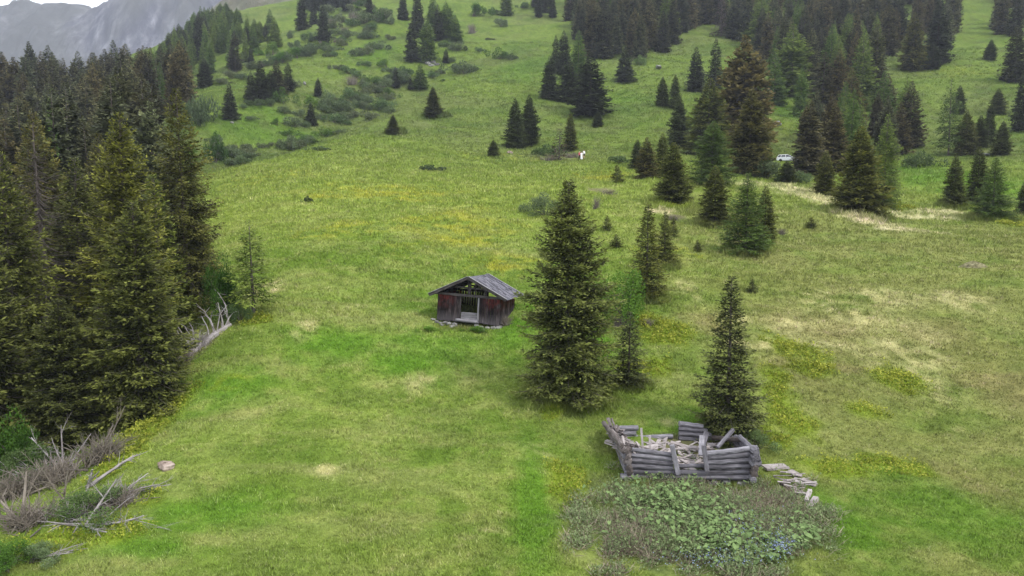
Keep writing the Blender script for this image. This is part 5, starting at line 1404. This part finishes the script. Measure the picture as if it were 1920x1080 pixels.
dead_tree(160, 985, [((.9, .0, .05), 2.6), ((.6, -.6, .10), 1.9), ((-.2, -.6, .25), 1.5), ((.2, .3, .4), 1.6), ((.9, -.3, .1), 2.6)], 'pale dead root tangle lying lowest on the meadow rim', seed=5, r=.06)
dead_tree(215, 935, [((.9, .35, .25), 2.2), ((.8, .1, .35), 2.0), ((.5, .6, .4), 1.4)], 'dead branch with fine grey twigs pointing into the meadow', seed=6, r=.05)
dead_tree(165, 915, [((.65, .5, .55), 2.1), ((.3, -.2, .6), 1.3)], 'short broken grey trunk leaning between the dead branches', seed=7, r=.10, depth=2)
dead_tree(40, 985, [((-.9, .3, .25), 2.6), ((.8, .1, .12), 2.4), ((-.6, .2, .6), 2.2), ((-.2, .6, .9), 1.8)], 'dark curved fallen limbs in the lower wood corner', 'deadtwig', seed=8, r=.075)
dead_tree(50, 930, [((-.8, .3, .35), 2.3), ((.3, .3, .9), 1.8), ((.7, .3, .3), 2.0)], 'dark dead brush in the shade below the forked dead crown', 'deadtwig', seed=9, r=.06)
dead_tree(60, 1050, [((.85, .35, .12), 2.2), ((.9, .1, .15), 1.4)], 'thin pale dead branch lying alone in the lower meadow corner', seed=10, r=.03, depth=2)
dead_tree(120, 940, [((.2, -.1, 1), 1.3), ((-.3, -.2, .7), 1.4), ((.6, -.3, .4), 1.5)], 'brown dead brush in the middle of the branch tangle', 'deadtwig', seed=12, r=.045)
def fallen_log():
    a, b, c = on_ground(322, 704, .05), on_ground(372, 655, .12), on_ground(432, 612, .10)
    e = empty('fallen_tree', b, 'long bleached fallen tree along the wood rim with arching bare branches', 'fallen tree')
    pts = np.array([a, a * .5 + b * .5, b, b * .5 + c * .5, c]) - b
    m = MB(); m.tube(pts, [.05, .11, .17, .18, .15], 9, .10, seed=2); m.build('trunk', M['deadwood'], e)
    rg = np.random.default_rng(14)
    for k in range(17):
        s = rg.uniform(.15, .95); base = b * (1 - s) + c * s if k % 3 else a * (1 - s) + b * s
        L = rg.uniform(1.9, 3.5); t = np.linspace(0, 1, 7)
        side = -.7 if k < 9 else rg.uniform(-.6, 1)
        p = base - b + np.stack([side * L * .55 * t ** 1.6 * rg.uniform(.6, 1.2), rg.uniform(-.1, .35) * L * t, L * (1.05 * t - .35 * t ** 2.2) * rg.uniform(.6, 1)], -1) + rg.normal(0, .03, (7, 3))
        m = MB(); m.tube(p, np.linspace(.042, .014, 7), 5, .06, seed=k)
        for q in range(3):
            i = int(rg.integers(2, 6)); dq = norm(rg.normal(0, 1, 3) + np.array((-.2, 0, .3)))
            m.tube(p[i] + dq * np.linspace(0, rg.uniform(.2, .6), 4)[:, None], np.linspace(.014, .006, 4), 4, 0)
        m.build('branch', M['deadwood'], e)
fallen_log()

# ------------------------------------------------------------------ stones
def rock(px, py, size, label, mat='stone', seed=1, name='boulder', sink=.3):
    P = on_ground(px, py); m = MB()
    m.stone((0, 0, size[2] * (.5 - sink)), size, seed=seed)
    o = m.build(name, M[mat]); o.location = P
    tag(o, label, 'stone')
rock(312, 877, (.85, .55, .32), 'flat pinkish boulder bedded in the meadow near the dead branches', 'boulder', 4)
rock(956, 288, (1.3, .9, .8), 'white rock in the middle of the meadow beside a small spruce', 'boulder', 5)
rock(571, 158, (1.3, 1, 1.2), 'pale rock under the uphill end of the gully clump', seed=6)
rock(608, 192, (1.2, 1, .8), 'pale rock below the pale round willow', seed=7)
rock(435, 231, (1.1, .9, .7), 'small pale rock below the pointed spruce on the gully lawn', seed=8)
rock(1335, 127, (4.5, 2, 1.2), 'low grey outcrop on the slope under the wood', seed=9) if False else rock(1235, 128, (5.5, 2.0, 1.3), 'long low grey outcrop at the foot of the slope wood', seed=9)
rock(1193, 110, (2.6, 1.6, 1.2), 'pale block in the gap of the slope wood', seed=10)
for i, (x, y) in enumerate([(806, 112), (812, 118), (819, 122), (809, 124), (802, 120)]):
    rock(x, y, (2.6, 2.0, 1.2), 'grey block of the small scree beside the cone-shaped larch', seed=20 + i) 
    bpy.context.scene.collection.objects[-1]['group'] = 'blocks of the small scree'
rock(1848, 291, (3, 1.4, .6), 'grey stony heap at the bend of the track', seed=31)
rock(1457, 234, (2.2, 1.5, 1.4), 'pale block on the green gap behind the car', seed=32)
def mound():
    P = on_ground(1825, 500); n = 18; v = []; f = []
    for i in range(6):
        for j in range(n):
            a = 2 * math.pi * j / n; r = (1 - i / 5) ; k = 1 + .18 * math.sin(a * 3 + 1) + .08 * math.sin(a * 7)
            v.append((math.cos(a) * r * 1.15 * k, math.sin(a) * r * .7 * k, .50 * (1 - r ** 1.6) * (1 + .12 * math.sin(a * 5 + i)) - .06))
    for i in range(5):
        for j in range(n): f.append((i * n + j, i * n + (j + 1) % n, (i + 1) * n + (j + 1) % n, (i + 1) * n + j))
    m, nt, b = new_mat('mound_turf', .95, .05)
    tc = N(nt, 'ShaderNodeTexCoord'); n1 = N(nt, 'ShaderNodeTexNoise', Scale=4.0, Detail=8.0); nt.links.new(tc.outputs['Object'], n1.inputs['Vector'])
    nt.links.new(ramp(nt, n1.outputs['Fac'], [(.35, (.08, .07, .04)), (.5, (.15, .14, .07)), (.65, (.24, .22, .13))]), b.inputs['Base Color']); bump(nt, b, n1.outputs['Fac'], .8, .1)
    o = link('earth_mound', mesh_np('earth_mound', v, f, m, smooth=True)); o.location = P
    tag(o, 'low brown earth mound alone in the flat dry meadow', 'mound')
mound()

# ------------------------------------------------------------------ the white car
def build_car():
    P, d = cast(1477, 304)
    root = empty('car', P, 'white car parked in the grove behind bushes', 'car', rz=rad(-28))
    paint = plain('white_paint', (.78, .79, .80), .25, .5); glass = plain('car_glass', (.03, .035, .045), .08, .6); rub = plain('tyre_rubber', (.02, .02, .02), .9, .2)
    rim = plain('alloy_rim', (.45, .45, .46), .35, .5, .6); lampm = plain('headlight_glass', (.75, .75, .7), .1, .6); dk = plain('dark_trim', (.03, .03, .032), .6, .3); redm = plain('tail_light_glass', (.4, .02, .02), .2, .5)
    # side outline: x to the front, z up; loft over the width
    body = [(-2.05, .35), (-2.12, .62), (-2.05, .98), (-1.2, 1.02), (.75, 1.00), (1.75, .88), (2.08, .70), (2.10, .40), (1.85, .28), (-1.85, .28)]
    ys = [(-.86, .90), (-.80, 1.0), (0, 1.0), (.80, 1.0), (.86, .90)]
    v = []; f = []; n = len(body)
    for (y, s) in ys:
        for (x, z) in body: v.append((x * (.985 if s < 1 else 1), y, .64 + (z - .64) * s))
    for k in range(len(ys) - 1):
        for i in range(n): f.append((k * n + i, k * n + (i + 1) % n, (k + 1) * n + (i + 1) % n, (k + 1) * n + i))
    me = mesh_np('body', v, f, paint)
    import bmesh
    bm = bmesh.new(); bm.from_mesh(me); bmesh.ops.holes_fill(bm, edges=[e for e in bm.edges if e.is_boundary]); bmesh.ops.recalc_face_normals(bm, faces=bm.faces)
    bmesh.ops.bevel(bm, geom=list(bm.edges), offset=.04, segments=2, affect='EDGES'); bm.to_mesh(me); bm.free()
    link('body', me, root)
    lo = [(-1.95, 1.0), (1.0, 1.0)]; 
    def prism(name, prof, y0, y1, mat, top_in=.14):
        v = []; zb, zt = min(p[1] for p in prof), max(p[1] for p in prof)
        for sgn in (-1, 1):
            for (x, z) in prof:
                k = (z - zb) / max(zt - zb, 1e-6); v.append((x, sgn * (y1 - top_in * k), z))
        n = len(prof); f = [(i, (i + 1) % n, n + (i + 1) % n, n + i) for i in range(n)]
        fl = [np.array(f), np.array([list(range(n))[::-1]]), np.array([list(range(n, 2 * n))])]
        return link(name, mesh_np(name, v, fl, mat), root)
    prism('cabin_glass', [(-1.98, .99), (-1.62, 1.40), (.10, 1.42), (.95, .99)], 0, .79, glass)
    prism('roof', [(-1.72, 1.405), (-1.60, 1.48), (.02, 1.50), (.22, 1.405)], 0, .69, paint, .06)
    for s in (-1, 1):
        for (xa, xb) in ((.95, .12), (-.35, -.38), (-1.25, -1.2), (-1.97, -1.64)):
            m = MB(); m.beam((xa, s * .80, .99), (xb, s * .68, 1.42), .07, .05, up=(0, 1, 0)); m.build('pillar', paint, root)
        for x in (-1.3, 1.32):
            w = MB(); t = np.linspace(-.1, .1, 2); w.tube([(x, s * .74, .32), (x, s * .90, .32)], .32, 18); wo = w.build('wheel', rub, root, smooth=False)
            q = MB(); q.tube([(x, s * .80, .32), (x, s * .915, .32)], .20, 12); ro = q.build('rim', rim, wo)
        m = MB(); m.box((2.03, s * .62, .72), (.14, .34, .16), jit=.015); m.build('headlight', lampm, root)
        m = MB(); m.box((-2.08, s * .70, .82), (.10, .22, .26), jit=.01); m.build('tail_light', redm, root)
        m = MB(); m.box((.78, s * .95, 1.04), (.16, .16, .12), jit=.02); m.build('wing_mirror', paint, root)
        for x in (-.15, -1.0):
            m = MB(); m.box((x, s * .868, .86), (.18, .03, .035)); m.build('door_handle', dk, root)
    m = MB(); m.box((2.10, 0, .46), (.06, 1.2, .16)); m.build('grille', dk, root)
build_car()

# ------------------------------------------------------------------ three walkers
SKIN = plain('skin', (.55, .36, .27), .6, .3); HAIR = plain('hair', (.06, .045, .035), .7, .3); HAIR2 = plain('fair_hair', (.45, .36, .22), .7, .3)
RED = plain('red_shirt', (.55, .09, .11), .8, .2); BLK = plain('dark_trousers', (.03, .03, .035), .8, .2); WHT = plain('white_cloth', (.8, .79, .78), .8, .2); SHOE = plain('shoe', (.08, .07, .06), .7, .3); GREYC = plain('grey_shorts', (.22, .23, .25), .8, .2)
def skin_body(name, mats, verts, edges, radii, pick, parent):
    me = bpy.data.meshes.new(name); me.from_pydata(verts, edges, []); me.update()
    o = bpy.data.objects.new(name, me); COL.objects.link(o)
    sk = o.modifiers.new('skin', 'SKIN'); sk.use_smooth_shade = True
    for i, r in enumerate(radii): me.skin_vertices[0].data[i].radius = (r, r)
    me.skin_vertices[0].data[0].use_root = True
    ss = o.modifiers.new('sub', 'SUBSURF'); ss.levels = 1; ss.render_levels = 1
    dg = bpy.context.evaluated_depsgraph_get()
    m2 = bpy.data.meshes.new_from_object(o.evaluated_get(dg))
    bpy.data.objects.remove(o); m2.name = name
    m2.materials.clear()
    for m in mats: m2.materials.append(m)
    for p in m2.polygons: p.material_index = pick(p.center)
    return link(name, m2, parent)
def person(px, py, label, yaw, top, legs, hair, skirt=False, step=.1, bare=False, hatw=None):
    P = on_ground(px, py)
    e = empty('person', P, label, 'person', 'walkers on the meadow', rz=yaw)
    V, E, R = [], [], []
    def a(p, r, prev=None):
        V.append(p); R.append(r); i = len(V) - 1
        if prev is not None: E.append((prev, i))
        return i
    pel = a((0, 0, .95), .135); wa = a((0, .0, 1.12), .12, pel); ch = a((0, -.01, 1.32), .15, wa); nk = a((0, 0, 1.47), .055, ch); hd0 = a((0, .015, 1.56), .085, nk); hd = a((0, .02, 1.66), .092, hd0); a((0, .01, 1.72), .06, hd)
    for s in (-1, 1):
        hp = a((s * .10, 0, .88), .095, pel); kn = a((s * .105, step * s * .6, .48), .062, hp); an = a((s * .105, step * s - .02, .09), .042, kn); a((s * .11, step * s + .13, .035), .038, an)
        sh = a((s * .19, 0, 1.40), .06, ch); el = a((s * .25, -.03, 1.13), .043, sh); wr = a((s * .24, .10, .92), .030, el); pa = a((s * .235, .14, .85), .034, wr)
        for k in range(4): 
            f1 = a((s * (.215 + .014 * k), .16 + .008 * k, .80), .010, pa); a((s * (.212 + .012 * k), .165, .765 - .008 * (k in (1, 2))), .008, f1)
        t1 = a((s * .205, .165, .84), .011, pa); a((s * .19, .18, .81), .009, t1)
    def pick(c):
        if c.z > 1.46: return 0
        if abs(c.x) > .22 and c.z < 1.12: return 0
        if c.z > .95: return 1
        if c.z < .08: return 3
        if bare and c.z < .55: return 0
        return 2
    skin_body('body', [SKIN, top, legs, SHOE], V, E, R, pick, e)
    m = MB(); rg = np.random.default_rng(3)
    m.stone((0, -.015, 1.685), (.21, .23, .20), seed=5); h = m.build('hair', hair, e)
    for s in (-1, 1):
        m = MB(); m.stone((s * .036, .103, 1.655), (.026, .018, .016), seed=2); m.build('eye', BLK, e)
        m = MB(); m.stone((s * .098, .01, 1.64), (.03, .05, .06), seed=2); m.build('ear', SKIN, e)
    m = MB(); m.stone((0, .115, 1.625), (.03, .045, .05), seed=2); m.build('nose', SKIN, e)
    m = MB(); m.stone((0, .100, 1.585), (.05, .018, .014), seed=2); m.build('mouth', RED, e)
    if skirt:
        v = []; n = 20
        for i, (z, r) in enumerate([(1.14, .135), (.95, .17), (.6, .22), (.22, .27)]):
            for j in range(n):
                t = 2 * math.pi * j / n; k = 1 + (.10 * math.sin(t * 6)) * (i / 3)
                v.append((math.cos(t) * r * k, math.sin(t) * r * k * .9, z))
        f = [(i * n + j, i * n + (j + 1) % n, (i + 1) * n + (j + 1) % n, (i + 1) * n + j) for i in range(3) for j in range(n)]
        link('skirt', mesh_np('skirt', v, f, WHT, smooth=True), e)
person(1086.5, 300, 'person in a red top and dark trousers standing in the meadow', rad(160), RED, BLK, HAIR2)
person(1090.2, 300.6, 'person in a long white dress standing between the other two', rad(185), WHT, WHT, HAIR, skirt=True)
person(1095.0, 297.2, 'person in a white shirt and dark shorts standing uphill of the others', rad(200), WHT, BLK, HAIR, bare=True)

# ------------------------------------------------------------------ the air
def haze():
    m = bpy.data.materials.new('haze'); m.use_nodes = True; nt = m.node_tree; nt.nodes.clear()
    out = nt.nodes.new('ShaderNodeOutputMaterial'); pv = nt.nodes.new('ShaderNodeVolumePrincipled')
    pv.inputs['Color'].default_value = (.80, .86, 1.0, 1); pv.inputs['Density'].default_value = HAZE
    pv.inputs['Anisotropy'].default_value = 0.0
    nt.links.new(pv.outputs[0], out.inputs['Volume'])
    lo = np.array((-3000, -1500, -420.0)); hi = np.array((3000, 3000, 1200.0))
    mb = MB(); mb.box((lo + hi) / 2, hi - lo)
    o = mb.build('haze', m); tag(o, 'thin blue-grey mountain haze', 'haze', kind='stuff')
HAZE = 0.0002
haze()
